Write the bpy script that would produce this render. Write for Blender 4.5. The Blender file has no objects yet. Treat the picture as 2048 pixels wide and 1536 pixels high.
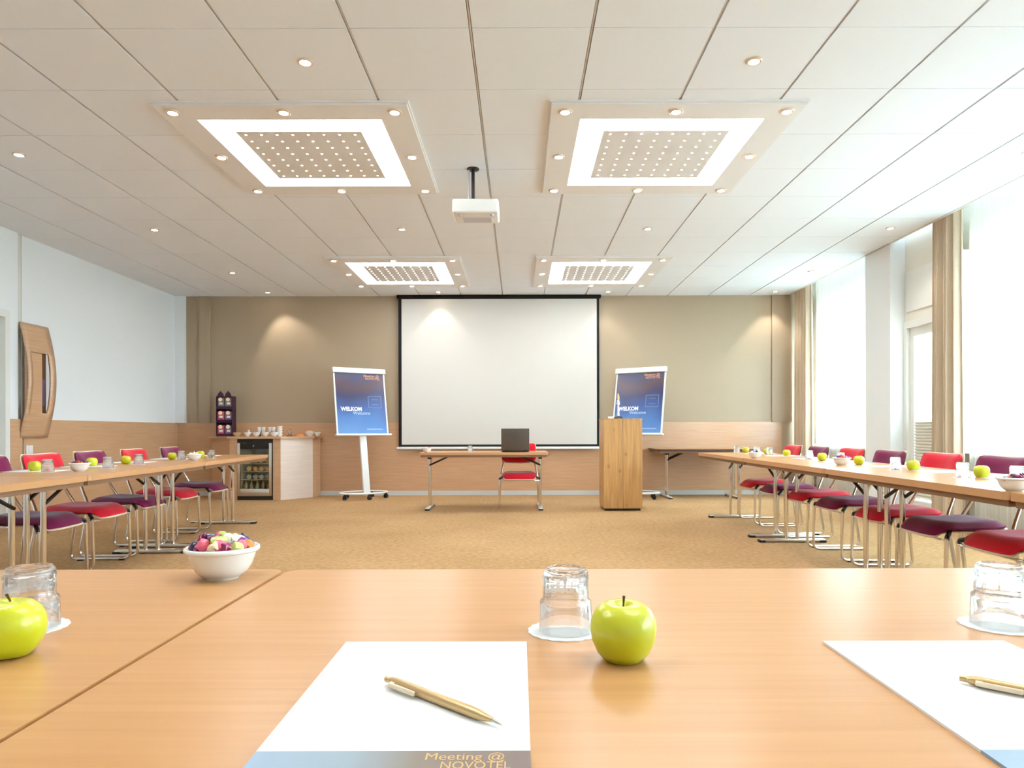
import bpy, bmesh, math, random
from mathutils import Vector, Matrix
random.seed(7)
S = bpy.context.scene
COL = S.collection
R = math.radians
PI = math.pi

# ------------------------------------------------------------------ camera, world, exposure
F_PX, CX, CY, CAM_Z = 1359.4, 1038.3, 863.2, 1.0
cam_d = bpy.data.cameras.new('camera')
cam_d.sensor_width = 36.0
cam_d.lens = 36.0 * F_PX / 2048.0
cam_d.shift_x = -(CX - 1024.0) / 2048.0
cam_d.shift_y = (CY - 768.0) / 2048.0
cam_d.clip_start = 0.02
cam = bpy.data.objects.new('camera', cam_d)
COL.objects.link(cam)
cam.matrix_world = Matrix.Translation((0, 0, CAM_Z)) @ Matrix.Rotation(R(90), 4, 'X') @ Matrix.Rotation(-0.0022, 4, 'Z')
S.camera = cam

w = bpy.data.worlds.new('overcast_sky')
S.world = w
w.use_nodes = True
w.node_tree.nodes['Background'].inputs[0].default_value = (0.63, 0.83, 1.0, 1)
w.node_tree.nodes['Background'].inputs[1].default_value = 11.5
PANEL_E, SPOT_W, DISC_E = 6.8, 9.0, 25.0
WARM = (1.0, 0.95, 0.88)
S.view_settings.view_transform = 'Standard'
S.view_settings.look = 'None'
S.view_settings.gamma = 1.0
S.view_settings.use_curve_mapping = False
S.view_settings.exposure = 1.32
S.cycles.use_denoising = True
S.cycles.use_light_tree = False
S.cycles.use_adaptive_sampling = True
S.cycles.adaptive_threshold = 0.05
S.cycles.adaptive_min_samples = 20
S.cycles.max_bounces = 8
S.cycles.diffuse_bounces = 4
S.cycles.glossy_bounces = 3
S.cycles.transmission_bounces = 8
S.cycles.transparent_max_bounces = 12
S.cycles.sample_clamp_indirect = 6.0

WIN = [(8.36, 10.5), (3.45, 6.98), (-1.2, 2.7)]        # the window openings along the right wall
for y0, y1 in WIN:                                      # daylight portals in the openings
    ld = bpy.data.lights.new('daylight_portal', 'AREA')
    ld.shape = 'RECTANGLE'; ld.size = y1 - y0; ld.size_y = 2.15
    ld.cycles.is_portal = True
    lo = bpy.data.objects.new('daylight_portal', ld); COL.objects.link(lo)
    lo.matrix_world = Matrix.Translation((4.72, (y0 + y1) / 2, 1.87)) @ Matrix.Rotation(R(90), 4, 'Z') @ Matrix.Rotation(R(90), 4, 'X') @ Matrix.Rotation(R(180), 4, 'Y')
    lo.rotation_euler = (R(90), 0, R(90))

# ------------------------------------------------------------------ materials
def new_mat(name):
    m = bpy.data.materials.new(name); m.use_nodes = True
    return m, m.node_tree.nodes, m.node_tree.links, m.node_tree.nodes['Principled BSDF']
def mat(name, col, rough=0.5, metal=0.0, spec=0.5, coat=0.0, noise=0.0, nscale=40.0, bump=0.0, emit=None, estr=0.0, trans=0.0, sheen=0.0):
    m, N, L, b = new_mat(name)
    b.inputs['Base Color'].default_value = (*col, 1)
    b.inputs['Roughness'].default_value = rough
    b.inputs['Metallic'].default_value = metal
    b.inputs['Specular IOR Level'].default_value = spec
    b.inputs['Coat Weight'].default_value = coat
    b.inputs['Coat Roughness'].default_value = 0.08
    b.inputs['Transmission Weight'].default_value = trans
    b.inputs['Sheen Weight'].default_value = sheen
    if emit:
        b.inputs['Emission Color'].default_value = (*emit, 1)
        b.inputs['Emission Strength'].default_value = estr
    if noise or bump:
        tc = N.new('ShaderNodeTexCoord'); nz = N.new('ShaderNodeTexNoise')
        nz.inputs['Scale'].default_value = nscale; nz.inputs['Detail'].default_value = 5
        L.new(tc.outputs['Object'], nz.inputs['Vector'])
        if noise:
            rp = N.new('ShaderNodeValToRGB')
            rp.color_ramp.elements[0].position = 0.3; rp.color_ramp.elements[1].position = 0.7
            rp.color_ramp.elements[0].color = (*[c * (1 - noise) for c in col], 1)
            rp.color_ramp.elements[1].color = (*[min(1, c * (1 + noise)) for c in col], 1)
            L.new(nz.outputs['Fac'], rp.inputs['Fac']); L.new(rp.outputs['Color'], b.inputs['Base Color'])
        if bump:
            bp = N.new('ShaderNodeBump'); bp.inputs['Strength'].default_value = bump; bp.inputs['Distance'].default_value = 0.003
            L.new(nz.outputs['Fac'], bp.inputs['Height']); L.new(bp.outputs['Normal'], b.inputs['Normal'])
    return m
def wood(name, c1, c2, stretch=(1.2, 26, 26), rough=0.4, spec=0.5, coat=0.0, knots=False, low=0.3, high=0.72):
    m, N, L, b = new_mat(name)
    b.inputs['Roughness'].default_value = rough
    b.inputs['Specular IOR Level'].default_value = spec
    b.inputs['Coat Weight'].default_value = coat; b.inputs['Coat Roughness'].default_value = 0.18
    tc = N.new('ShaderNodeTexCoord'); mp = N.new('ShaderNodeMapping')
    mp.inputs['Scale'].default_value = stretch
    nz = N.new('ShaderNodeTexNoise'); nz.inputs['Scale'].default_value = 2.2; nz.inputs['Detail'].default_value = 7; nz.inputs['Distortion'].default_value = 0.5
    rp = N.new('ShaderNodeValToRGB')
    rp.color_ramp.elements[0].position = low; rp.color_ramp.elements[1].position = high
    rp.color_ramp.elements[0].color = (*c1, 1); rp.color_ramp.elements[1].color = (*c2, 1)
    L.new(tc.outputs['Object'], mp.inputs['Vector']); L.new(mp.outputs['Vector'], nz.inputs['Vector'])
    L.new(nz.outputs['Fac'], rp.inputs['Fac'])
    out = rp.outputs['Color']
    if knots:
        vo = N.new('ShaderNodeTexVoronoi'); vo.inputs['Scale'].default_value = 6.0
        mp2 = N.new('ShaderNodeMapping'); mp2.inputs['Scale'].default_value = (1.3, 1.0, 0.9)
        L.new(tc.outputs['Object'], mp2.inputs['Vector']); L.new(mp2.outputs['Vector'], vo.inputs['Vector'])
        r2 = N.new('ShaderNodeValToRGB'); r2.color_ramp.elements[0].position = 0.05; r2.color_ramp.elements[1].position = 0.19
        r2.color_ramp.elements[0].color = (0.55, 0.55, 0.55, 1); r2.color_ramp.elements[1].color = (0, 0, 0, 1)
        L.new(vo.outputs['Distance'], r2.inputs['Fac'])
        mx = N.new('ShaderNodeMixRGB'); mx.inputs[2].default_value = (c1[0] * .55, c1[1] * .5, c1[2] * .45, 1)
        L.new(r2.outputs['Color'], mx.inputs[0]); L.new(out, mx.inputs[1]); out = mx.outputs[0]
    L.new(out, b.inputs['Base Color'])
    return m
def lin(r, g, b):
    return tuple(((c / 255) / 12.92 if c < 10 else (((c / 255) + 0.055) / 1.055) ** 2.4) for c in (r, g, b))

M = {}
M['tile'] = mat('ceiling_tile_white', (0.875, 0.915, 0.975), 0.9, spec=0.2, noise=0.012, nscale=160)
M['rail'] = mat('rail_white', (0.80, 0.77, 0.73), 0.5)
M['white'] = mat('wall_white', (0.87, 0.90, 0.92), 0.85, spec=0.2)
M['cream'] = mat('cream_paint', (0.80, 0.77, 0.68), 0.6, spec=0.3)
M['taupe'] = mat('wall_taupe', lin(174, 153, 126), 0.42, spec=0.5, noise=0.01, nscale=60)
M['greybase'] = mat('skirting_grey', lin(206, 206, 204), 0.35)
M['shadowgap'] = mat('groove_shade_grey', lin(222, 222, 212), 0.8)  # shade of the wall groove put into a greyer colour
M['wain'] = wood('wainscot_beech', lin(198, 151, 112), lin(210, 166, 127), (1.1, 1.1, 30), 0.3, 0.6, 0.5)
M['wain_side'] = wood('wainscot_beech_side', lin(202, 157, 118), lin(214, 173, 134), (1.1, 1.1, 30), 0.3, 0.6, 0.5)
M['table'] = wood('table_beech', lin(192, 138, 86), lin(202, 149, 97), (1.0, 30, 30), 0.30, 0.36, 0.0)
M['table_edge'] = mat('table_edge_beech', lin(196, 146, 100), 0.35)
M['apron'] = mat('apron_brown', lin(142, 104, 74), 0.5)
M['darktop'] = wood('dark_edge_table', lin(66, 40, 30), lin(78, 48, 36), (1, 25, 25), 0.35)
M['tabletop_pale'] = M['table']
M['chrome'] = mat('chrome', (0.80, 0.78, 0.75), 0.14, 1.0)
M['steel'] = mat('brushed_steel', (0.72, 0.70, 0.66), 0.3, 1.0)
M['black'] = mat('black_plastic', (0.012, 0.012, 0.013), 0.4)
M['dark'] = mat('dark_metal', (0.045, 0.035, 0.03), 0.4, 0.4)
M['red'] = mat('red_fabric', lin(214, 22, 44), 0.85, spec=0.2, noise=0.06, nscale=300, bump=0.15, sheen=0.25)
M['purple'] = mat('purple_fabric', lin(122, 20, 70), 0.85, spec=0.2, noise=0.06, nscale=300, bump=0.15, sheen=0.25)
M['shell'] = mat('birch_shell', lin(236, 214, 182), 0.45)
M['screen'] = mat('screen_cloth', lin(212, 206, 198), 0.95, spec=0.1)
M['screenblack'] = mat('screen_border', (0.004, 0.004, 0.004), 0.8)
M['plasticwhite'] = mat('white_plastic', (0.82, 0.82, 0.80), 0.35)
M['porcelain'] = mat('porcelain', (0.86, 0.84, 0.80), 0.22, coat=0.3)
M['paper'] = mat('paper', (0.86, 0.85, 0.83), 0.9, spec=0.1)
M['paper_edge'] = mat('card_edge', lin(225, 170, 110), 0.8)
M['gold'] = mat('champagne_pen', lin(206, 172, 122), 0.32, 0.55)
M['goldtext'] = mat('gold_print', lin(216, 168, 110), 0.6)
M['apple'] = None
M['stem'] = mat('apple_stem', lin(96, 66, 28), 0.8)
def glass_mat():
    m = bpy.data.materials.new('clear_glass'); m.use_nodes = True
    N, L = m.node_tree.nodes, m.node_tree.links; N.clear()
    o = N.new('ShaderNodeOutputMaterial'); t = N.new('ShaderNodeBsdfTransparent'); g = N.new('ShaderNodeBsdfGlass'); x = N.new('ShaderNodeMixShader')
    t.inputs[0].default_value = (.985, .99, .99, 1); g.inputs['Roughness'].default_value = 0; g.inputs['IOR'].default_value = 1.48; x.inputs[0].default_value = .8
    L.new(t.outputs[0], x.inputs[1]); L.new(g.outputs[0], x.inputs[2]); L.new(x.outputs[0], o.inputs[0]); return m
M['glass'] = glass_mat()
M['curtain'] = mat('beige_curtain', lin(214, 194, 168), 0.9, spec=0.1, noise=0.03, nscale=60)
M['carpet'] = None
M['frame_white'] = mat('frame_white', (0.82, 0.82, 0.78), 0.45)
M['laptop'] = mat('laptop_lid', lin(84, 72, 64), 0.45)
M['oak'] = wood('lectern_oak', lin(184, 134, 78), lin(212, 164, 104), (22, 22, 1.0), 0.42, 0.4, knots=True)
M['cabinet'] = wood('cabinet_beech', lin(204, 158, 120), lin(216, 174, 136), (1.1, 1.1, 28), 0.4, 0.4)
M['cabinet_pale'] = wood('cabinet_pale', lin(218, 196, 180), lin(230, 210, 196), (1.1, 1.1, 34), 0.35, 0.5)
M['fridge_light_tone'] = mat('fridge_interior', lin(196, 184, 150), 0.7)  # inner light put into a paler interior colour; it does not glow
M['bottle_gold'] = mat('bottle_gold', lin(206, 164, 70), 0.3, 0.5)
M['bottle_glass'] = mat('bottle_grey', lin(150, 150, 130), 0.2)
M['disp'] = mat('display_plum', lin(64, 24, 56), 0.4)
M['lens'] = mat('purple_picture', lin(150, 128, 160), 0.4)
M['switch'] = mat('switch_white', (0.85, 0.85, 0.85), 0.3)
M['lamp_trim'] = mat('lamp_trim', lin(226, 206, 184), 0.3, 0.3)
M['lamp_on'] = mat('lamp_on', (1, 0.9, 0.75), 0.5, emit=(1.0, 0.86, 0.66), estr=DISC_E)
M['diffuser'] = mat('lit_diffuser', (0.9, 0.9, 0.88), 0.6, emit=(0.84, 0.935, 1.0), estr=PANEL_E)
M['panel'] = mat('panel_frame', (0.86, 0.85, 0.85), 0.6)
M['panel_plate'] = mat('panel_plate', (0.82, 0.82, 0.82), 0.6)
M['radiator'] = mat('radiator_cream', (0.78, 0.75, 0.66), 0.4)
M['slate'] = mat('projector_detail', (0.55, 0.55, 0.60), 0.4)
M['silver'] = mat('silver', (0.85, 0.83, 0.78), 0.25, 0.8)

def carpet():
    m, N, L, b = new_mat('golden_carpet')
    b.inputs['Roughness'].default_value = 1.0; b.inputs['Specular IOR Level'].default_value = 0.05
    tc = N.new('ShaderNodeTexCoord')
    n1 = N.new('ShaderNodeTexNoise'); n1.inputs['Scale'].default_value = 1.1; n1.inputs['Detail'].default_value = 4
    n2 = N.new('ShaderNodeTexNoise'); n2.inputs['Scale'].default_value = 26; n2.inputs['Detail'].default_value = 8
    n3 = N.new('ShaderNodeTexNoise'); n3.inputs['Scale'].default_value = 240; n3.inputs['Detail'].default_value = 3
    for n in (n1, n2, n3): L.new(tc.outputs['Object'], n.inputs['Vector'])
    a = N.new('ShaderNodeMath'); a.operation = 'MULTIPLY_ADD'; a.inputs[1].default_value = 0.35
    L.new(n1.outputs['Fac'], a.inputs[0])
    a2 = N.new('ShaderNodeMath'); a2.operation = 'MULTIPLY'; a2.inputs[1].default_value = 0.65
    L.new(n2.outputs['Fac'], a2.inputs[0]); L.new(a2.outputs[0], a.inputs[2])
    rp = N.new('ShaderNodeValToRGB')
    rp.color_ramp.elements[0].position = 0.34; rp.color_ramp.elements[1].position = 0.66
    rp.color_ramp.elements[0].color = (*lin(164, 127, 87), 1); rp.color_ramp.elements[1].color = (*lin(195, 157, 114), 1)
    L.new(a.outputs[0], rp.inputs['Fac']); L.new(rp.outputs['Color'], b.inputs['Base Color'])
    bp = N.new('ShaderNodeBump'); bp.inputs['Strength'].default_value = 0.5; bp.inputs['Distance'].default_value = 0.004
    L.new(n3.outputs['Fac'], bp.inputs['Height']); L.new(bp.outputs['Normal'], b.inputs['Normal'])
    return m
M['carpet'] = carpet()
def apple_mat():
    m, N, L, b = new_mat('green_apple_skin')
    b.inputs['Roughness'].default_value = 0.32; b.inputs['Coat Weight'].default_value = 0.25
    b.inputs['Subsurface Weight'].default_value = 0.08; b.inputs['Subsurface Radius'].default_value = (0.01, 0.01, 0.003)
    tc = N.new('ShaderNodeTexCoord'); n = N.new('ShaderNodeTexNoise'); n.inputs['Scale'].default_value = 14; n.inputs['Detail'].default_value = 3
    L.new(tc.outputs['Object'], n.inputs['Vector'])
    rp = N.new('ShaderNodeValToRGB'); rp.color_ramp.elements[0].position = 0.35; rp.color_ramp.elements[1].position = 0.7
    rp.color_ramp.elements[0].color = (*lin(192, 192, 18), 1); rp.color_ramp.elements[1].color = (*lin(212, 208, 40), 1)
    L.new(n.outputs['Fac'], rp.inputs['Fac']); L.new(rp.outputs['Color'], b.inputs['Base Color'])
    return m
M['apple'] = apple_mat()
def sheer_mat():
    m = bpy.data.materials.new('sheer_voile'); m.use_nodes = True
    N, L = m.node_tree.nodes, m.node_tree.links; N.clear()
    o = N.new('ShaderNodeOutputMaterial'); t = N.new('ShaderNodeBsdfTransparent'); tr = N.new('ShaderNodeBsdfTranslucent'); d = N.new('ShaderNodeBsdfDiffuse')
    t.inputs[0].default_value = (1, 1, 1, 1); tr.inputs[0].default_value = (0.95, 0.95, 0.94, 1); d.inputs[0].default_value = (0.85, 0.84, 0.80, 1)
    m1 = N.new('ShaderNodeMixShader'); m1.inputs[0].default_value = 0.2; L.new(tr.outputs[0], m1.inputs[1]); L.new(d.outputs[0], m1.inputs[2])
    m2 = N.new('ShaderNodeMixShader'); m2.inputs[0].default_value = 0.78; L.new(t.outputs[0], m2.inputs[1]); L.new(m1.outputs[0], m2.inputs[2])
    L.new(m2.outputs[0], o.inputs[0])
    return m
M['sheer'] = sheer_mat()
def pane_mat(name, tint, gloss=0.08):
    m = bpy.data.materials.new(name); m.use_nodes = True
    N, L = m.node_tree.nodes, m.node_tree.links; N.clear()
    o = N.new('ShaderNodeOutputMaterial'); t = N.new('ShaderNodeBsdfTransparent'); g = N.new('ShaderNodeBsdfGlossy')
    t.inputs[0].default_value = (*tint, 1); g.inputs['Roughness'].default_value = 0.02
    m2 = N.new('ShaderNodeMixShader'); m2.inputs[0].default_value = gloss
    L.new(t.outputs[0], m2.inputs[1]); L.new(g.outputs[0], m2.inputs[2]); L.new(m2.outputs[0], o.inputs[0])
    return m
M['pane'] = pane_mat('window_glass', (0.96, 0.98, 0.97))
M['fridge_pane'] = pane_mat('fridge_glass', (0.92, 0.90, 0.82), 0.05)
def poster_mat():
    m, N, L, b = new_mat('blue_poster_print')
    b.inputs['Roughness'].default_value = 0.25
    tc = N.new('ShaderNodeTexCoord')
    sp = N.new('ShaderNodeSeparateXYZ'); L.new(tc.outputs['Generated'], sp.inputs[0])
    nz = N.new('ShaderNodeTexNoise'); nz.inputs['Scale'].default_value = 1.6; nz.inputs['Detail'].default_value = 1
    L.new(tc.outputs['Generated'], nz.inputs['Vector'])
    a = N.new('ShaderNodeMath'); a.operation = 'MULTIPLY_ADD'; a.inputs[1].default_value = 0.75; L.new(sp.outputs['Z'], a.inputs[0]); nm = N.new('ShaderNodeMath'); nm.operation = 'MULTIPLY'; nm.inputs[1].default_value = 0.3; L.new(nz.outputs['Fac'], nm.inputs[0]); L.new(nm.outputs[0], a.inputs[2])
    rp = N.new('ShaderNodeValToRGB'); e = rp.color_ramp.elements
    e[0].position = 0.12; e[0].color = (*lin(104, 146, 200), 1); e[1].position = 1.0; e[1].color = (*lin(70, 104, 152), 1)
    for p, c in ((0.34, (84, 126, 188)), (0.48, (66, 88, 146)), (0.62, (62, 62, 98)), (0.74, (92, 72, 82)), (0.86, (78, 80, 112))):
        k = e.new(min(p, 1.0)); k.color = (*lin(*c), 1)
    L.new(a.outputs[0], rp.inputs['Fac']); L.new(rp.outputs['Color'], b.inputs['Base Color'])
    return m
M['poster'] = poster_mat()
def strip_mat():
    m, N, L, b = new_mat('notepad_footer_print'); b.inputs['Roughness'].default_value = 0.5
    tc = N.new('ShaderNodeTexCoord'); sp = N.new('ShaderNodeSeparateXYZ'); L.new(tc.outputs['Generated'], sp.inputs[0])
    rp = N.new('ShaderNodeValToRGB'); e = rp.color_ramp.elements
    e[0].position = 0.0; e[0].color = (*lin(150, 168, 184), 1); e[1].position = 1.0; e[1].color = (*lin(124, 104, 96), 1)
    k = e.new(0.35); k.color = (*lin(146, 158, 166), 1); k = e.new(0.6); k.color = (*lin(134, 118, 104), 1)
    L.new(sp.outputs['X'], rp.inputs['Fac']); L.new(rp.outputs['Color'], b.inputs['Base Color'])
    return m
M['strip'] = strip_mat()
M['print_white'] = mat('white_print', (0.88, 0.88, 0.9), 0.6)
M['print_pale'] = mat('pale_blue_print', lin(170, 196, 226), 0.6)
M['print_faint'] = mat('faint_blue_print', lin(104, 140, 192), 0.5)
M['print_orange'] = mat('orange_print', lin(206, 148, 112), 0.6)

# ------------------------------------------------------------------ geometry helpers
def box(bm, x0, x1, y0, y1, z0, z1, mtx=None, bev=0.0, seg=2):
    vs = [bm.verts.new((x, y, z)) for x in (x0, x1) for y in (y0, y1) for z in (z0, z1)]
    fs = [bm.faces.new([vs[i] for i in q]) for q in ((0, 1, 3, 2), (4, 6, 7, 5), (0, 4, 5, 1), (2, 3, 7, 6), (0, 2, 6, 4), (1, 5, 7, 3))]
    new = vs
    if bev > 0:
        ed = list({e for f in fs for e in f.edges})
        r = bmesh.ops.bevel(bm, geom=ed, offset=bev, segments=seg, profile=0.5, affect='EDGES', clamp_overlap=True)
        new = list({v for f in r['faces'] for v in f.verts} | {v for v in vs if v.is_valid})
    if mtx is not None:
        for v in new: v.co = mtx @ v.co
    return new
def tube(bm, pts, r, n=10, caps=True, radii=None):
    pts = [Vector(p) for p in pts]; rings = []
    up = None
    for i, p in enumerate(pts):
        d = (pts[min(i + 1, len(pts) - 1)] - pts[max(i - 1, 0)]).normalized()
        if up is None:
            up = Vector((0, 0, 1)) if abs(d.z) < 0.9 else Vector((1, 0, 0))
        s = d.cross(up).normalized(); up = s.cross(d).normalized()
        rr = radii[i] if radii else r
        rings.append([bm.verts.new(p + (s * math.cos(2 * PI * k / n) + up * math.sin(2 * PI * k / n)) * rr) for k in range(n)])
    for a, b in zip(rings, rings[1:]):
        for k in range(n): bm.faces.new((a[k], a[(k + 1) % n], b[(k + 1) % n], b[k]))
    if caps:
        bm.faces.new(rings[0][::-1]); bm.faces.new(rings[-1])
def fillet(pts, r, n=5):
    pts = [Vector(p) for p in pts]; out = [pts[0]]
    for a, b, c in zip(pts, pts[1:], pts[2:]):
        u = (a - b).normalized(); v = (c - b).normalized()
        p0 = b + u * r; p1 = b + v * r
        for k in range(n + 1):
            t = k / n
            out.append(p0 * (1 - t) ** 2 + b * 2 * t * (1 - t) + p1 * t * t)
    out.append(pts[-1]); return out
def lathe(bm, prof, n=32, flute=None, centre=(0, 0)):
    rings = []
    for r, z in prof:
        if r < 1e-6:
            rings.append([bm.verts.new((centre[0], centre[1], z))]); continue
        ring = []
        for k in range(n):
            a = 2 * PI * k / n
            rr = r + (flute(z, a) if flute else 0)
            ring.append(bm.verts.new((centre[0] + rr * math.cos(a), centre[1] + rr * math.sin(a), z)))
        rings.append(ring)
    for a, b in zip(rings, rings[1:]):
        if len(a) == 1 and len(b) == 1: continue
        for k in range(n):
            if len(a) == 1: bm.faces.new((a[0], b[(k + 1) % n], b[k]))
            elif len(b) == 1: bm.faces.new((a[k], a[(k + 1) % n], b[0]))
            else: bm.faces.new((a[k], a[(k + 1) % n], b[(k + 1) % n], b[k]))
def prism(bm, poly, z0, z1, f=lambda p, z: (p[0], p[1], z)):
    a = [bm.verts.new(f(p, z0)) for p in poly]; b = [bm.verts.new(f(p, z1)) for p in poly]
    n = len(poly)
    for k in range(n): bm.faces.new((a[k], a[(k + 1) % n], b[(k + 1) % n], b[k]))
    bm.faces.new(a[::-1]); bm.faces.new(b)
def B(): return bmesh.new()
def mesh(name, bm, m, smooth=True, ang=38):
    bmesh.ops.recalc_face_normals(bm, faces=bm.faces)
    me = bpy.data.meshes.new(name); bm.to_mesh(me); bm.free()
    if m is not None: me.materials.append(m)
    if smooth:
        for p in me.polygons: p.use_smooth = True
        me.set_sharp_from_angle(angle=R(ang))
    return me
def put(name, me, parent=None, loc=(0, 0, 0), rot=(0, 0, 0)):
    o = bpy.data.objects.new(name, me); COL.objects.link(o)
    o.location = loc; o.rotation_euler = rot
    if parent is not None: o.parent = parent
    return o
def obj(name, bm, m, parent=None, loc=(0, 0, 0), rot=(0, 0, 0), smooth=True):
    return put(name, mesh(name, bm, m, smooth), parent, loc, rot)
def tag(o, label, cat, group=None):
    o['label'] = label; o['category'] = cat
    if group: o['group'] = group
    return o
def thing(name, label, cat, loc=(0, 0, 0), rz=0.0, group=None):
    o = put(name, None, None, loc, (0, 0, rz)); o.empty_display_size = 0.1
    return tag(o, label, cat, group)
def struct(name, bm, m, parent=None):
    o = obj(name, bm, m, parent, smooth=False)
    if parent is None: o['kind'] = 'structure'
    return o
def copy_tree(o, parent=None):
    c = o.copy(); COL.objects.link(c)
    if parent is not None:
        c.parent = parent
    for ch in list(o.children): copy_tree(ch, c)
    return c
def text(name, body, size, m, parent, mtx, sx=1.0, ext=0.0004, bold=0.0):
    cu = bpy.data.curves.new(name, 'FONT'); cu.body = body; cu.size = size; cu.extrude = ext; cu.offset = bold; cu.resolution_u = 3
    t = bpy.data.objects.new(name, cu); COL.objects.link(t); bpy.context.view_layer.update()
    me = bpy.data.meshes.new_from_object(t.evaluated_get(bpy.context.evaluated_depsgraph_get()))
    bpy.data.objects.remove(t); bpy.data.curves.remove(cu)
    me.transform(mtx @ Matrix.Diagonal((sx, 1, 1, 1))); me.materials.clear(); me.materials.append(m)
    return put(name, me, parent)

# ------------------------------------------------------------------ the room
XL, XR, YB, YF, ZC = -5.41, 4.25, 10.745, -2.6, 3.146
XW = 4.62
bm = B(); box(bm, XL - .2, XW + .4, YF - .2, YB + .2, -.12, 0); floor = struct('floor', bm, M['carpet'])

# ceiling slab, rails and tiles
T, X0, Y0 = 0.65, -0.255, 3.613
bm = B(); box(bm, XL - .2, XR + .03, YF - .1, YB + .2, ZC + .022, ZC + .14)
box(bm, XR, XR + .03, YF - .1, YB + .1, ZC - .0, ZC + .03)
ceiling = struct('ceiling', bm, M['rail'])
bm = B(); box(bm, XR + .03, XW + .35, YF - .1, YB + .2, ZC + .16, ZC + .26); struct('ceiling_curtain_recess', bm, M['white'], ceiling)
GAP, RG = 0.018, 0.005
xs = [X0 + i * T for i in range(-8, 7)]
ys = [Y0 + j * T for j in range(-9, 12)]
def tile_mesh(wx, wy):
    b = B(); box(b, GAP / 2, wx - GAP / 2, RG / 2, wy - RG / 2, 0, 0.02); return mesh('ceiling_tile', b, M['tile'], False)
tm = tile_mesh(T, T); tm_last = tile_mesh(XR - xs[-1], T)
PANELS = [(-1.555, 5.238), (1.045, 5.238), (-1.555, 9.138), (1.045, 9.138), (-1.555, 1.338), (1.045, 1.338)]
for j, y in enumerate(ys[:-1]):
    for x in xs:
        wx = T if x + T <= XR else XR - x
        if any(abs(x + wx / 2 - px) < 0.5 and abs(y + T / 2 - py) < 0.2 for px, py in PANELS):
            continue
        if x < XL - .05 and False: continue
        put('ceiling_tile', tm if wx == T else tm_last, ceiling, (x, y, ZC))
for x in xs:
    b = B(); box(b, x - .004, x + .004, YF, YB, ZC + .008, ZC + .022); obj('ceiling_rail', b, M['rail'], ceiling, smooth=False)

# back wall
WZ = 1.146
bm = B(); box(bm, XL - .2, XW + .5, YB, YB + .15, 0, ZC + .3); wall_back = struct('wall_back', bm, M['taupe'])
bm = B(); box(bm, XL + .02, 4.14, YB - .022, YB, .07, WZ); struct('wainscot', bm, M['wain'], wall_back)
bm = B(); box(bm, XL + .032, 4.3, YB - .034, YB, 0, .07); struct('baseboard_back', bm, M['greybase'])
for a, c in ((-5.045, -4.87), (3.99, 4.30)):
    bm = B(); box(bm, a, c, YB - .035, YB, WZ, ZC); struct('pilaster', bm, M['taupe'], wall_back)
bm = B(); box(bm, XL - .01, -5.26, YB - .06, YB, WZ, ZC + .02); struct('trim_1', bm, M['white'])

# left wall
bm = B(); box(bm, XL - .2, XL, 7.40, YB + .1, 0, ZC + .1); box(bm, XL - .2, XL + .03, 7.16, 7.30, 0, ZC + .1)
box(bm, XL - .2, XL + .03, YF, 6.10, 0, ZC + .1); box(bm, XL - .2, XL + .03, 6.10, 7.16, 2.25, ZC + .1); box(bm, XL - .2, XL - .15, 6.10, 7.16, 0, 2.25)
wall_left = struct('wall_left', bm, M['white'])
bm = B(); box(bm, XL - .2, XL - .012, 7.29, 7.41, 0, ZC + .1); struct('pilaster_groove', bm, M['shadowgap'], wall_left)
bm = B(); box(bm, XL, XL + .02, 7.40, YB, .07, WZ); box(bm, XL - .01, XL + .045, 7.17, 7.335, .07, WZ); struct('wainscot', bm, M['wain_side'], wall_left)
bm = B(); box(bm, XL, XL + .032, 7.15, YB - .034, 0, .07); struct('baseboard_left', bm, M['greybase'])
door = obj('door_1', (lambda b: (box(b, XL - .09, XL - .04, 6.16, 7.10, .01, 2.21), b)[1])(B()), M['frame_white'], smooth=False); door['kind'] = 'structure'
bm = B()
box(bm, XL - .1, XL + .045, 7.10, 7.165, 0, 2.21); box(bm, XL - .1, XL + .045, 6.09, 6.16, 0, 2.21); box(bm, XL - .1, XL + .045, 6.09, 7.165, 2.21, 2.285)
obj('door_frame', bm, M['frame_white'], door, smooth=False)
bm = B(); tube(bm, fillet([(XL - .05, 6.28, 1.0), (XL + .01, 6.28, 1.0), (XL + .01, 6.42, 1.0)], .02), .009, 8); obj('door_handle', bm, M['steel'], door)
bm = B(); box(bm, XL - .2, XW + .5, YF - .15, YF, 0, ZC + .3); struct('wall_front', bm, M['white'])

bm = B(); box(bm, XW + .3, 40, -25, 35, -.35, -.2); struct('ground', bm, mat('unseen_lawn', (0.19, 0.21, 0.15), .9, noise=.1, nscale=2))  # unseen ground, added to weaken upward light and tint the sheers green

# right wall with windows, pillar, glazed door
ZS, ZH, XD = 0.80, 2.86, 4.42
bm = B()
def wr(y0, y1, z0, z1, xa=XW, xb=XW + .3): box(bm, xa, xb, y0, y1, z0, z1)
wr(YF, YB + .1, ZH, ZC + .3)
for a, c in WIN: wr(a, c, 0, ZS)
wr(10.5, YB + .1, 0, ZH); wr(7.78, 8.36, 0, ZH); wr(6.98, 7.06, 0, ZH, XD); wr(2.7, 3.45, 0, ZH); wr(YF, -1.2, 0, ZH); wr(7.06, 7.78, 2.24, ZC + .2, XD)
wall_right = struct('wall_right', bm, M['cream'])
bm = B(); box(bm, XR, XW, 7.78, 8.34, 0, ZC + .16); struct('pillar', bm, M['white'], wall_right)
bm = B(); box(bm, XR, XW, 2.78, 3.36, 0, ZC + .16); struct('pillar', bm, M['white'], wall_right)
bm = B(); box(bm, XD - .015, XD, 7.10, 7.74, 2.34, 2.80, bev=.006); struct('transom_panel', bm, M['frame_white'], wall_right)
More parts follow.
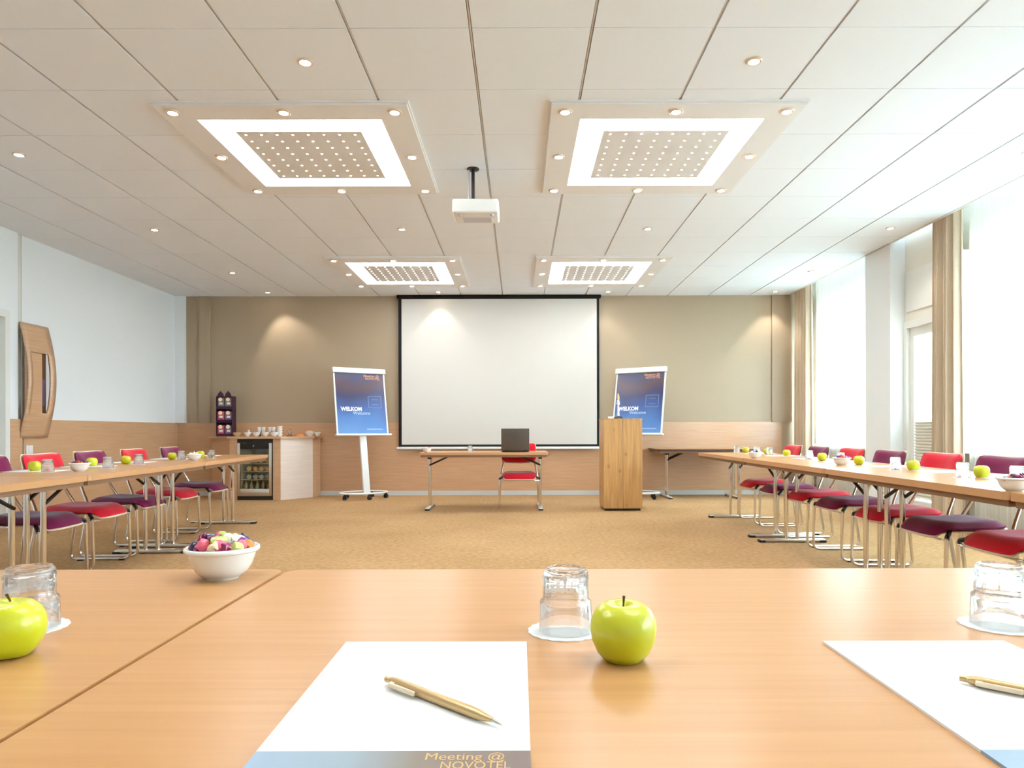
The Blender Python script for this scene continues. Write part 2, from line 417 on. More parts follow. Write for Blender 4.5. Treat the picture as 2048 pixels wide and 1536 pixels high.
bm = B(); box(bm, XW - .02, XW, 3.4, 6.97, 0, .07); box(bm, XW - .02, XW, 8.36, YB - .04, 0, .07); struct('baseboard_right', bm, M['greybase'])
for n, (a, c) in enumerate(WIN):
    bm = B()
    for y in (a, (a + c) / 2 - .03, c - .06): box(bm, XW + .06, XW + .12, y, y + .06, ZS, ZH)
    for z in (ZS, 2.30, ZH - .06): box(bm, XW + .055, XW + .125, a, c, z, z + .06)
    wo = struct('window_%d' % (n + 1), bm, M['frame_white'])
    for y0, y1 in ((a + .05, (a + c) / 2 - .02), ((a + c) / 2 + .02, c - .05)):
        for z0, z1 in ((ZS + .05, 2.31), (2.35, ZH - .05)):
            b = B(); box(b, XW + .085, XW + .091, y0, y1, z0, z1); obj('pane', b, M['pane'], wo, smooth=False)
    b = B(); box(b, XW - .16, XW + .06, a - .02, c + .02, ZS - .03, ZS, bev=.004); obj('window_sill', b, M['frame_white'], wo)
# glazed door in the right wall
DX = XD + .02
bm = B()
box(bm, DX, DX + .05, 7.12, 7.20, .02, 2.16); box(bm, DX, DX + .05, 7.64, 7.72, .02, 2.16); box(bm, DX, DX + .05, 7.20, 7.64, 2.06, 2.16); box(bm, DX, DX + .05, 7.20, 7.64, .02, .22)
d2 = struct('door_2', bm, M['frame_white'])
bm = B(); box(bm, DX - .04, DX + .08, 7.06, 7.12, 0, 2.16); box(bm, DX - .04, DX + .08, 7.72, 7.78, 0, 2.16); box(bm, DX - .04, DX + .08, 7.06, 7.78, 2.16, 2.24); obj('door_frame', bm, M['frame_white'], d2, smooth=False)
bm = B(); box(bm, DX + .022, DX + .028, 7.2, 7.64, .22, 2.06); obj('pane', bm, M['pane'], d2, smooth=False)
sl = None
for k in range(26):
    z = .24 + k * .0335
    if sl is None:
        b = B(); prism(b, [(DX + .012, 0), (DX - .012, .017), (DX + .012, .0335), (DX + .014, .0335), (DX - .010, .017), (DX + .014, 0)], 7.205, 7.635, lambda p, t: (p[0], t, p[1]))
        sl = mesh('blind_pleat', b, M['cream'], False)
    put('blind_pleat', sl, d2, (0, 0, z))
bm = B(); tube(bm, fillet([(DX, 7.16, 1.03), (DX - .05, 7.16, 1.03), (DX - .05, 7.28, 1.03)], .02), .009, 8); obj('door_handle', bm, M['steel'], d2)

# curtains and sheers
def drape(name, label, y0, y1, xc, amp, waves, m, zt=ZC + .12, zb=.03, flare=0.0, cat='curtain', group=None, seed=0):
    rnd = random.Random(seed); n = max(40, int(waves * 14)); b = B(); rows = []
    ph = [rnd.uniform(-.5, .5) for _ in range(n + 1)]
    zs = [zt - (zt - zb) * k / 14 for k in range(15)]
    for z in zs:
        t = (zt - z) / (zt - zb); row = []
        for k in range(n + 1):
            u = k / n
            y = y0 + (y1 - y0) * u
            y = (y0 + y1) / 2 + (y - (y0 + y1) / 2) * (1 + flare * t)
            a = amp * (.75 + .25 * math.sin(3.1 * u * waves + seed)) * (.8 + .3 * t)
            x = xc + a * math.sin(2 * PI * waves * u + .6 * math.sin(5 * u + seed) + .25 * t * math.sin(9 * u))
            row.append(b.verts.new((x, y, z)))
        rows.append(row)
    for r0, r1 in zip(rows, rows[1:]):
        for k in range(n): b.faces.new((r0[k], r0[k + 1], r1[k + 1], r1[k]))
    return tag(obj(name, b, m), label, cat, group)
drape('curtain', 'beige floor length curtain gathered in the far corner by the taupe wall', 10.12, 10.66, 4.33, .06, 5.5, M['curtain'], flare=.06, seed=1)
drape('curtain', 'beige gathered curtain hanging between the glazed door and the nearest window', 6.68, 7.08, 4.325, .058, 5.5, M['curtain'], flare=.08, seed=2)
drape('curtain', 'beige curtain gathered beside the pillar outside the frame', 3.40, 3.85, 4.37, .055, 5, M['curtain'], seed=3)
drape('sheer_curtain', 'white sheer curtain over the far window between beige curtain and white pillar', 8.36, 10.10, 4.43, .02, 26, M['sheer'], group=None, zb=.10, seed=4)
drape('sheer_curtain', 'white sheer curtain over the large window nearest the camera on the right', 3.86, 6.67, 4.43, .02, 40, M['sheer'], zb=.10, seed=5)
drape('sheer_curtain', 'white sheer curtain over the window beside the camera outside the frame', -1.3, 2.77, 4.44, .022, 52, M['sheer'], zb=.10, seed=6)

# radiators below the windows
def radiator(label, y0, y1):
    r = thing('radiator', label, 'radiator', (XW - .14, (y0 + y1) / 2, .12)); h = (y1 - y0) / 2
    b = B(); box(b, .02, .10, -h, h, .02, .50); obj('panel', b, M['radiator'], r, smooth=False)
    n = int((y1 - y0) / .045); b = B(); box(b, -.004, .022, -.014, .014, .0, .54, bev=.006, seg=1); fm = mesh('fin', b, M['radiator'])
    for k in range(n): put('fin', fm, r, (0, -h + (k + .5) * (y1 - y0) / n, 0))
    for s in (-h + .1, h - .1):
        b = B(); box(b, .03, .08, s - .02, s + .02, -.12, .03); obj('foot', b, M['radiator'], r, smooth=False)
radiator('cream ribbed radiator below the large window nearest the camera', 4.0, 6.7)
radiator('cream ribbed radiator below the far window beside the back wall', 8.6, 10.2)

# ------------------------------------------------------------------ ceiling lights
b = B(); lathe(b, [(.031, -.001), (.031, -.009), (.040, -.010), (.046, -.006), (.047, 0), (.031, 0)], 24); trim_me = mesh('trim_ring', b, M['lamp_trim'])
b = B(); lathe(b, [(0, -.0045), (.018, -.005), (.031, -.003), (.031, -.001), (0, -.001)], 20); lamp_me = mesh('lamp', b, M['lamp_on'])
def spot(parent, loc, watts, ang=100, aim=None, blend=.6):
    d = bpy.data.lights.new('spot_beam', 'SPOT'); d.energy = watts; d.color = WARM; d.spot_size = R(ang); d.spot_blend = blend; d.shadow_soft_size = .03
    o = bpy.data.objects.new('spot_beam', d); COL.objects.link(o); o.parent = parent; o.location = loc
    if aim: o.rotation_euler = Vector(aim).to_track_quat('-Z', 'Y').to_euler()
    return o
PS, PO, PI_ = 0.83, 0.625, 0.445
def light_panel(x, y, label):
    p = thing('ceiling_light_panel', label, 'ceiling light', (x, y, ZC), 0, 'square ceiling light panels')
    b = B(); th = .026
    for a in ((-PS, PS, -PS, -PO), (-PS, PS, PO, PS), (-PS, -PO, -PO, PO), (PO, PS, -PO, PO)): box(b, *a, -th, 0)
    bmesh.ops.remove_doubles(b, verts=b.verts, dist=1e-5)
    obj('frame', b, M['panel'], p, smooth=False)
    b = B()
    for a in ((-PS - .012, PS + .012, -PS - .012, -PS), (-PS - .012, PS + .012, PS, PS + .012), (-PS - .012, -PS, -PS, PS), (PS, PS + .012, -PS, PS)): box(b, *a, -.012, 0)
    obj('edge_lip', b, M['panel'], p, smooth=False)
    b = B(); box(b, -PO, PO, -PO, PO, -.006, -.002); obj('diffuser', b, M['diffuser'], p, smooth=False)
    # perforated plate: 8 x 8 octagonal holes
    b = B(); n = 8; c = 2 * PI_ / n
    m0 = .02
    def cell(cx, cy, hx, hy, r, z):
        o = [(cx + hx * sx, cy + hy * sy) for sx, sy in ((1, 0), (1, 1), (0, 1), (-1, 1), (-1, 0), (-1, -1), (0, -1), (1, -1))]
        i = [(cx + r * math.cos(k * PI / 4), cy + r * math.sin(k * PI / 4)) for k in range(8)]
        ov = [b.verts.new((*q, z)) for q in o]; iv = [b.verts.new((*q, z)) for q in i]
        for k in range(8): b.faces.new((ov[k], ov[(k + 1) % 8], iv[(k + 1) % 8], iv[k]))
    for i in range(n):
        for j in range(n): cell(-PI_ + (i + .5) * c, -PI_ + (j + .5) * c, c / 2, c / 2, .0085, -th)
    bmesh.ops.remove_doubles(b, verts=b.verts, dist=1e-5)
    obj('perforated_plate', b, M['panel_plate'], p, smooth=False)
    for i in (-1, 0, 1):
        for j in (-1, 0, 1):
            if i or j:
                q = put('spotlight', trim_me, p, (i * .735, j * .735, -th)); put('lamp', lamp_me, q)
light_panel(*PANELS[0], 'large square white light panel with glowing border, left of the projector')
light_panel(*PANELS[1], 'large square white light panel with glowing border, right of the projector')
light_panel(*PANELS[2], 'small-looking square light panel above the left end of the projection screen')
light_panel(*PANELS[3], 'small-looking square light panel above the right end of the projection screen')
for x, s in ((PANELS[4], 'left'), (PANELS[5], 'right')):  # unseen panels repeating the ceiling spacing, kept to light the foreground
    light_panel(*x, 'unseen square light panel overhead the foreground table on the %s' % s)
DL = [(-1.235, 3.938, 'bright round downlight in front of the large left light panel'), (1.365, 3.938, 'round downlight in front of the large right light panel'),
      (-3.85, 5.238, 'round downlight left of the large left light panel, at the left picture edge'), (3.93, 5.238, 'round downlight right of the large right panel, at the right picture edge'),
      (-1.235, 7.188, 'round downlight between large and small light panels, left of the projector'), (1.365, 7.188, 'round downlight between large and small light panels, right of the projector'),
      (-3.85, 7.188, 'round downlight above the left row of tables, largest of three along the white wall'), (3.93, 7.188, 'round downlight above the glazed door in the right wall'),
      (-3.85, 9.138, 'round downlight near the white wall, second from the far left corner'), (3.93, 9.138, 'round downlight above the far window curtain, second from the right corner'),
      (-3.85, 10.42, 'round downlight above the drinks cabinet close to the taupe wall'), (3.93, 10.42, 'round downlight in the far right corner above the beige curtain'),
      (-1.235, 10.42, 'round downlight just above the left part of the projection screen'), (1.365, 10.42, 'round downlight just above the right end of the projection screen'),
      (-3.85, 1.338, 'round downlight overhead left of the camera'), (3.93, 1.338, 'round downlight overhead right of the camera')]
for x, y, lab in DL:
    o = tag(put('ceiling_downlight', trim_me, None, (x, y, ZC)), lab, 'ceiling light', 'round downlights in the ceiling')
    put('lamp', lamp_me, o)
    if y > 10: spot(o, (0, 0, -.02), SPOT_W * (1.5 if abs(x) > 3 else .5), 80, (.30 if x < -3 else 0, .16, -1), .5)
    else: spot(o, (0, 0, -.02), SPOT_W)

# ------------------------------------------------------------------ projector and screen
p = thing('projector', 'white projector hanging from a black ceiling pole', 'projector', (-.372, 5.55, ZC))
b = B(); lathe(b, [(0, 0), (.05, 0), (.05, -.008), (.02, -.012), (0, -.012)], 20); obj('ceiling_plate', b, M['black'], p)
b = B(); tube(b, [(0, 0, -.005), (0, 0, -.27)], .014, 12); obj('pole', b, M['black'], p)
b = B(); tube(b, [(-.034, 0, -.004), (-.034, 0, -.26)], .008, 8); obj('cable', b, M['slate'], p)
b = B(); lathe(b, [(0, -.25), (.03, -.255), (.045, -.27), (.06, -.278), (0, -.28)], 16); obj('swivel', b, M['black'], p)
b = B()
for s in (-1, 1):
    for t in (-1, 1): tube(b, [(0, 0, -.278), (s * .07, t * .05, -.281), (s * .13, t * .09, -.289)], .007, 6)
obj('bracket', b, M['dark'], p)
b = B(); box(b, -.185, .185, -.15, .15, -.405, -.289, bev=.02, seg=3); body = obj('body', b, M['plasticwhite'], p, (.028, 0, 0))
b = B(); lathe(b, [(0, .03), (.04, .03), (.045, 0), (.045, -.02), (0, -.02)], 20); obj('lens', b, M['black'], p, (.09, .16, -.345), (R(-90), 0, 0))
for sx in (-.13, .13):
    b = B(); lathe(b, [(0, -.416), (.014, -.416), (.016, -.404), (0, -.404)], 12); obj('foot', b, M['slate'], p, (sx + .028, -.10, 0))
b = B(); box(b, -.11, .12, -.02, .10, -.409, -.404); obj('vent', b, M['slate'], p, (.028, 0, 0), smooth=False)

sc = thing('projection_screen', 'large pull-down white projection screen with black border', 'projection screen', (-.315, 10.62, 0))
HW = 1.572; zt, zb = 3.118, .765
b = B(); box(b, -HW, HW, .02, .024, zb, zt); obj('border', b, M['screenblack'], sc, smooth=False)
b = B(); box(b, -HW + .05, HW - .04, .0165, .0199, zb + .035, zt - .042); obj('canvas', b, M['screen'], sc, smooth=False)
b = B(); box(b, -HW - .03, HW + .0, .005, .04, zb - .04, zb, bev=.008); obj('bottom_bar', b, M['plasticwhite'], sc)
b = B(); box(b, -HW - .03, HW + .03, .03, .10, zt - .02, ZC, bev=.006); obj('roller_case', b, M['screenblack'], sc)

# ------------------------------------------------------------------ tables
TL, TW, TH = 1.8, 0.78, 0.74
def rounded(L, W, r, n=5):
    out = []
    for sx, sy, a0 in ((1, 1, 0), (-1, 1, 90), (-1, -1, 180), (1, -1, 270)):
        for k in range(n + 1):
            a = R(a0 + 90 * k / n); out.append((sx * (L / 2 - r) + r * math.cos(a), sy * (W / 2 - r) + r * math.sin(a)))
    return out
def make_table(name, label, top_m, edge_m, L=TL, group=None, inset=.14):
    t = thing(name, label, 'table', group=group)
    b = B(); prism(b, rounded(L - .004, TW, .03), TH - .004, TH); obj('table_top', b, top_m, t, smooth=False)
    b = B(); lo = rounded(L - .002, TW + .002, .031)
    prism(b, lo, TH - .034, TH - .004); obj('edge_band', b, edge_m, t)
    b = B()
    for a in ((-L / 2 + .02, L / 2 - .02, -TW / 2 + .02, -TW / 2 + .045), (-L / 2 + .02, L / 2 - .02, TW / 2 - .045, TW / 2 - .02), (-L / 2 + .02, -L / 2 + .045, -TW / 2 + .045, TW / 2 - .045), (L / 2 - .045, L / 2 - .02, -TW / 2 + .045, TW / 2 - .045)):
        box(b, *a, TH - .062, TH - .034)
    obj('apron', b, M['apron'], t, smooth=False)
    for s in (-1, 1):
        x = s * (L / 2 - inset)
        for y in (-.048, .048):
            b = B(); tube(b, [(x, y, .03), (x, y, TH - .034)], .017, 12); obj('leg', b, M['chrome'], t)
        b = B(); box(b, x - .028, x + .028, -.29, .29, .008, .034, bev=.008); ft = obj('foot', b, M['steel'], t)
        for y in (-.27, .27):
            b = B(); box(b, x - .03, x + .03, y - .03, y + .03, 0, .022, bev=.006); obj('foot_cap', b, M['black'], ft)
        b = B(); box(b, x - .022, x + .022, -.075, .075, TH - .095, TH - .034, bev=.004); obj('leg_bracket', b, M['dark'], t)
        for y in (-.075, .075):
            b = B(); tube(b, [(x, y * .8, TH - .175), (x - s * .13, y * .8, TH - .115), (x - s * .30, y * .8, TH - .036)], .011, 8); obj('brace', b, M['dark'], t)
    return t
tbl = make_table('folding_table', 'beech folding table in the foreground carrying the notepads', M['table'], M['table_edge'], group='beech folding tables')
def place_table(x, y, rz, label, src=None, sz=1.0):
    t = copy_tree(src or tbl); t.scale.z = sz; t.location = (x, y, 0); t.rotation_euler.z = rz; t['label'] = label
    return t
tbl.location = (-.437 + TL / 2, 1.285 - TW / 2, 0)
place_table(-.437 - TL / 2 - .0035, 1.287 - TW / 2, R(.2), 'beech folding table at the lower left corner, under the foreground bowl of sweets')
RA = math.atan(.023); LA = math.atan(-.0764)
ROW_H = 0.75
def row_pt(side, y, off):            # a point on a side row: off = distance behind the inner table edge
    if side > 0: return (1.985 + .023 * (y - 2.80) + off, y)
    return (-2.515 - .0764 * (y - 3.86) - off, y)
tbr = make_table('folding_table', 'beech folding table farthest in the window-side row', M['table'], M['table_edge'], 1.748, 'beech folding tables')
tbr.scale.z = ROW_H / TH
for k, (yc, lab) in enumerate(((7.13, 'beech folding table farthest in the window-side row'), (5.38, 'second beech folding table from the far end of the window-side row'),
                               (3.63, 'third beech folding table from the far end of the window-side row'), (1.88, 'beech folding table at the right picture edge, nearest in the window-side row'))):
    x, y = row_pt(1, yc, TW / 2)
    if k == 0: tbr.location = (x, y, 0); tbr.rotation_euler.z = R(90) - RA
    else: place_table(x, y, R(90) - RA, lab, tbr, ROW_H / TH)
for yc, lab in ((6.66, 'beech folding table farthest in the row along the white wall'), (4.86, 'middle beech folding table of the row along the white wall'), (3.06, 'beech folding table at the left picture edge in the row along the white wall')):
    x, y = row_pt(-1, yc, TW / 2); place_table(x, y, R(90) - LA, lab, None, ROW_H / TH)
th_ = make_table('folding_table', 'beech folding table standing alone in front of the projection screen', M['table'], M['table_edge'], 1.62, 'beech folding tables', .09)
th_.location = (-.447, 8.5 + TW / 2, 0)
t2 = make_table('folding_table', 'dark brown edged folding table against the back wall behind the lectern', M['table'], M['darktop'], 1.4, None, .2)
t2.location = (2.73, 10.30, 0)

# ------------------------------------------------------------------ chairs
def cushion(bm, w, d, th, z, y0, curve, nx=12, ny=12, pw=4.0):
    # rounded pad in plan; curve(u, v) gives the height offset
    top, bot = [], []
    for j in range(ny + 1):
        rt, rb = [], []
        for i in range(nx + 1):
            u = -1 + 2 * i / nx; v = -1 + 2 * j / ny
            k = (abs(u) ** pw + abs(v) ** pw) ** (1 / pw); m = max(abs(u), abs(v))
            s = (m / k) if k > 1e-6 else 1
            x = u * s * w / 2; y = y0 + v * s * d / 2
            e = 1 - max(0, (m - .62) / .38) ** 2.2
            zz = z + curve(u, v)
            rt.append(bm.verts.new((x, y, zz + th * (.25 + .75 * max(e, 0)))))
            rb.append(bm.verts.new((x * .985, y * 1.0, zz)))
        top.append(rt); bot.append(rb)
    for j in range(ny):
        for i in range(nx):
            bm.faces.new((top[j][i], top[j][i + 1], top[j + 1][i + 1], top[j + 1][i])); bm.faces.new((bot[j][i], bot[j + 1][i], bot[j + 1][i + 1], bot[j][i + 1]))
    for i in range(nx):
        bm.faces.new((top[0][i], bot[0][i], bot[0][i + 1], top[0][i + 1])); bm.faces.new((top[ny][i], top[ny][i + 1], bot[ny][i + 1], bot[ny][i]))
    for j in range(ny):
        bm.faces.new((top[j][0], top[j + 1][0], bot[j + 1][0], bot[j][0])); bm.faces.new((top[j][nx], bot[j][nx], bot[j + 1][nx], top[j + 1][nx]))
seat_curve = lambda u, v: -.035 * max(0, (-v - .55) / .45) ** 2 - .012 * (1 - u * u) * (1 - v * v) + .012 * max(0, v)
b = B(); cushion(b, .45, .47, .048, .425, -.02, seat_curve); seat_bm = b
seat_red = mesh('seat', b.copy(), M['red'], ang=70); seat_pur = mesh('seat', b, M['purple'], ang=70)
b = B(); cushion(b, .462, .482, .012, .414, -.02, seat_curve); shell_me = mesh('seat_shell', b, M['shell'], ang=70)
BM = Matrix.Translation((0, .262, .72)) @ Matrix.Rotation(R(90 - 16), 4, 'X')
def back_pad(th, w, h, z):
    q = B(); cushion(q, w, h, th, z, 0, lambda u, v: -.045 * (1 - u * u), pw=7.0)
    for v in q.verts: v.co = BM @ v.co
    return q
q = back_pad(.036, .455, .265, .0)
back_red = mesh('backrest', q.copy(), M['red'], ang=70); back_pur = mesh('backrest', q, M['purple'], ang=70)
backshell_me = mesh('backrest_shell', back_pad(.010, .475, .285, -.010), M['shell'], ang=70)
def loop(s):
    q = B()
    pts = [(s * .205, .300, .76), (s * .215, .245, .56), (s * .245, .175, .42), (s * .262, .235, .013), (s * .262, -.215, .013), (s * .262, -.205, .385)]
    tube(q, fillet(pts, .055, 6), .0115, 10)
    return mesh('leg_frame', q, M['chrome'])
loops = [loop(-1), loop(1)]
def brack(s):
    q = B(); tube(q, [(s * .262, -.205, .375), (s * .258, -.2, .392), (s * .20, -.15, .418)], .013, 8); return mesh('bracket', q, M['black'])
bracks = [brack(-1), brack(1)]
q = B(); tube(q, [(-.262, -.203, .37), (.262, -.203, .37)], .008, 8); cross_me = mesh('crossbar', q, M['chrome'])
gl = B()
for y in (-.15, .16): box(gl, .250, .274, y - .02, y + .02, .0, .010)
glide_me = mesh('glide', gl, M['black'], False)
def chair(x, y, rz, colour, label, group):
    c = thing('meeting_chair', label, 'chair', (x, y, 0), rz, group)
    put('seat', seat_red if colour == 'red' else seat_pur, c); put('seat_shell', shell_me, c)
    put('backrest', back_red if colour == 'red' else back_pur, c); put('backrest_shell', backshell_me, c)
    for k in (0, 1): put('leg_frame', loops[k], c); put('bracket', bracks[k], c)
    put('crossbar', cross_me, c)
    put('glide', glide_me, c)
    return c
ORD = ['farthest', 'second farthest', 'third farthest', 'fourth farthest', 'fifth farthest', 'sixth farthest', 'seventh farthest']
chairsR = [7.49, 6.81, 6.09, 5.44, 4.75, 4.13, 3.50]
for k, y in enumerate(chairsR):
    c = 'red' if k % 2 == 0 else 'purple'
    x, _ = row_pt(1, y, .63)
    chair(x, y, R(-90) - RA, c, '%s chrome sled chair, %s from camera in the window-side row' % (c, ORD[k]), 'chairs along the window-side row')
chairsL = [(7.24, 'purple'), (6.44, 'red'), (5.70, 'purple'), (5.055, 'red'), (4.45, 'purple')]
ORDL = ['farthest', 'second farthest', 'third farthest', 'fourth farthest', 'nearest']
for k, (y, c) in enumerate(chairsL):
    x, _ = row_pt(-1, y, .64)
    chair(x, y, R(90) - LA, c, '%s chrome sled chair, %s in the row along the white wall' % (c, ORDL[k]), 'chairs along the white wall')
chair(.0, 8.96, R(1), 'red', 'red chrome sled chair tucked behind the table in front of the screen', None)

# ------------------------------------------------------------------ table ware
ap = B()
prof = [(0, .006), (.008, .004), (.016, .0), (.024, .003), (.031, .012), (.0362, .026), (.0375, .038), (.0362, .050), (.031, .0615), (.022, .0685), (.012, .0700), (.006, .0670), (0, .063)]
lathe(ap, prof, 32, lambda z, a: .0007 * math.sin(2 * a + z * 60) + .0006 * math.cos(5 * a) * (1 if z < .02 else .4))
apple_me = mesh('apple', ap, M['apple'], ang=80)
st = B(); tube(st, [(0, 0, .062), (.001, 0, .069), (.005, .001, .0775)], .0012, 6, radii=[.0010, .0011, .0018]); stem_me = mesh('stem', st, M['stem'])
def apple(x, y, label, group, z=TH, s=1.0, rz=0.0):
    a = tag(put('apple', apple_me, None, (x, y, z), (R(2), R(-4), rz)), label, 'apple', group); a.scale = (s, s, s * .93)
    put('stem', stem_me, a); return a
def flute(z, a): return .0007 * math.cos(22 * a) if .064 < z < .0785 else 0.0
gb = B()
lathe(gb, [(.0325, 0), (.0347, .0), (.0349, .0015), (.0336, .0345), (.0338, .037), (.0330, .0395), (.0305, .0415), (.0300, .043), (.0289, .0645), (.0296, .067), (.0294, .071), (.0280, .0730), (.0288, .0755), (.0276, .0785), (.0258, .0808), (.0235, .0812), (.021, .0795), (0, .0790)], 66, flute)
gi = [(.0325, 0), (.0316, .034), (.0288, .0395), (.0278, .043), (.0266, .068), (.022, .0715), (0, .0718)]
rings0 = len(gb.verts)
lathe(gb, gi, 66)
bmesh.ops.remove_doubles(gb, verts=gb.verts, dist=1e-6)
glass_me = mesh('tumbler', gb, M['glass'], ang=50)
db = B(); NS = 96
ring_t, ring_b = [], []
for k in range(NS):
    a = 2 * PI * k / NS; r = .0455 + .0012 * abs(math.sin(9 * a)) * 1.6
    ring_t.append(db.verts.new((r * math.cos(a), r * math.sin(a), .0012))); ring_b.append(db.verts.new((r * math.cos(a), r * math.sin(a), 0)))
db.faces.new(ring_t); db.faces.new(ring_b[::-1])
for k in range(NS): db.faces.new((ring_b[k], ring_b[(k + 1) % NS], ring_t[(k + 1) % NS], ring_t[k]))
doily_me = mesh('coaster', db, M['paper'], False)
def glass(x, y, label, where, group, z=TH, coaster=True):
    if coaster: tag(put('paper_coaster', doily_me, None, (x - .002, y, z)), 'white scalloped paper coaster under ' + where, 'coaster', 'paper coasters')
    return tag(put('tumbler', glass_me, None, (x, y, z + (.0012 if coaster else 0))), label, 'glass', group)
bw = B()
lathe(bw, [(0, .0), (.031, 0), (.032, .003), (.038, .0055), (.0475, .014), (.0555, .026), (.0605, .040), (.0625, .0475), (.0675, .048), (.0690, .051), (.0685, .0555), (.066, .057), (.063, .056), (.060, .050), (.052, .033), (.040, .016), (.030, .009), (0, .008)], 48)
for v in bw.verts: v.co.x *= .92; v.co.y *= .92
bowl_me = mesh('bowl', bw, M['porcelain'], ang=60)
SW = {'orange': (244, 120, 20), 'blue': (52, 96, 158), 'navy': (34, 36, 84), 'pink': (232, 96, 120), 'magenta': (150, 24, 84), 'white': (238, 234, 220), 'lilac': (168, 92, 176), 'lime': (192, 204, 110), 'plum': (96, 20, 60), 'cream': (240, 214, 170)}
for k, c in SW.items(): M['sw_' + k] = mat('wrapper_' + k, lin(*c), 0.3, coat=.4)
def sweet_bm(q, mt, kind=0):
    n0 = set(q.verts)
    if kind == 0: pr = [(0, -.021), (.008, -.020), (.0095, -.0175), (.003, -.0115), (.0075, -.008), (.0092, 0), (.0075, .008), (.003, .0115), (.0095, .0175), (.008, .020), (0, .021)]
    else: pr = [(0, -.012), (.0095, -.010), (.0125, -.004), (.0125, .004), (.0095, .010), (0, .012)]
    lathe(q, pr, 10, lambda z, a: .0012 * math.sin(5 * a + 200 * z) if abs(z) > .009 and kind == 0 else .0007 * math.cos(4 * a))
    for v in q.verts:
        if v not in n0: v.co = mt @ v.co
sweet_me = {}
for c in SW:
    for kind in (0, 1):
        q = B(); sweet_bm(q, Matrix.Identity(4), kind); sweet_me[c, kind] = mesh('wrapped_sweet', q, M['sw_' + c], ang=50)
def rmat(rnd): return Matrix.Rotation(rnd.uniform(0, 2 * PI), 4, 'Z') @ Matrix.Rotation(rnd.uniform(R(40), R(110)), 4, 'X')
def bowl(x, y, label, group, z=TH, rz=0):
    return tag(put('bowl', bowl_me, None, (x, y, z), (0, 0, rz)), label, 'bowl', group)
def sweets_heap(x, y, label, z=TH, n=16, seed=0, cols=None):
    rnd = random.Random(seed); q = B(); cols = cols or list(SW)
    for k in range(n):
        r = .046 * math.sqrt(rnd.random()); a = rnd.uniform(0, 2 * PI)
        nf = len(q.faces)
        sweet_bm(q, Matrix.Translation((r * math.cos(a), r * math.sin(a), .046 + .014 * (1 - (r / .05) ** 2) + rnd.uniform(-.004, .004))) @ rmat(rnd), k % 2)
        q.faces.ensure_lookup_table(); ci = rnd.randrange(len(cols))
        for f in q.faces[nf:]: f.material_index = ci
    o = obj('sweets', q, None, None, (x, y, z))
    for c in cols: o.data.materials.append(M['sw_' + c])
    o['kind'] = 'stuff'; o['label'] = label; o['category'] = 'sweets'
    return o
def pad(x, y, rz, label, group, z=TH, pen=True, plab=None, full=True):
    t = thing('notepad', label, 'notepad', (x, y, z), rz, group)
    b = B(); box(b, -.1105, .1105, -.085, .2, 0, .0028); obj('sheets', b, M['paper'], t, smooth=False)
    b = B(); box(b, -.1105, .1105, -.135, -.085, 0, .0028); s = obj('printed_footer', b, M['strip'], t, smooth=False)
    if full:
        text('lettering', 'Meeting @', .0165, M['goldtext'], s, Matrix.Translation((.0265, -.1005, .0029)), .86, .0001)
        text('lettering', 'NOVOTEL', .0165, M['goldtext'], s, Matrix.Translation((.0400, -.1145, .0029)), .72, .0001)
    return t
def pen(x, y, rz, label, group, z=TH + .0028):
    p = thing('ballpoint_pen', label, 'pen', (x, y, z + .0052), rz, group)
    b = B(); tube(b, [(-.078, 0, 0), (-.0745, 0, 0), (-.072, 0, 0), (-.070, 0, 0), (.035, 0, 0), (.048, 0, 0), (.066, 0, 0)], .005, 14, radii=[.0030, .0044, .0044, .0050, .0050, .0048, .0022]); obj('barrel', b, M['gold'], p)
    b = B(); tube(b, [(.066, 0, 0), (.0735, 0, -.001), (.077, 0, -.0015)], .002, 8, radii=[.0020, .0012, .0006]); obj('tip', b, M['steel'], p)
    b = B(); box(b, -.070, -.031, -.0095, -.0062, -.0024, .0024, bev=.0008, seg=1); box(b, -.070, -.064, -.0068, -.003, -.0022, .0022); obj('clip', b, M['shell'], p)
    b = B(); tube(b, [(-.084, 0, 0), (-.078, 0, 0)], .003, 10); obj('button', b, M['gold'], p)
    return p
# foreground place settings
pad(-.102, .633, 0, 'white notepad with printed grey footer, centre foreground, pen lying across it', 'foreground notepads')
pad(.482, .633, 0, 'white notepad at the lower right corner of the picture, cut by the frame', 'foreground notepads')
pen(-.073, .638, math.atan2(.586 - .69, -.013 + .131), 'champagne coloured ballpoint pen lying on the centre notepad', 'foreground pens')
pen(.457 + .056, .687 - .048, math.atan2(-.10, .12), 'champagne coloured ballpoint pen on the notepad at the right picture edge', 'foreground pens')
apple(.118, .777, 'large green apple with stem beside the centre notepad and upturned glass', 'foreground apples', rz=R(60))
apple(-.597, .790, 'large green apple cut off by the left picture edge', 'foreground apples', rz=R(200))
glass(.060, .886, 'upturned clear tumbler behind the centre green apple', 'the centre foreground tumbler', 'foreground tumblers')
glass(-.652, .905, 'upturned clear tumbler behind the apple at the left picture edge', 'the tumbler at the left picture edge', 'foreground tumblers')
glass(.640, .905, 'upturned clear tumbler at the right picture edge', 'the tumbler at the right picture edge', 'foreground tumblers')
BX, BY = -.531, 1.215
bowl(BX, BY, 'white porcelain bowl heaped with colourful sweets on the foreground table', 'bowls of sweets')
rnd = random.Random(21)
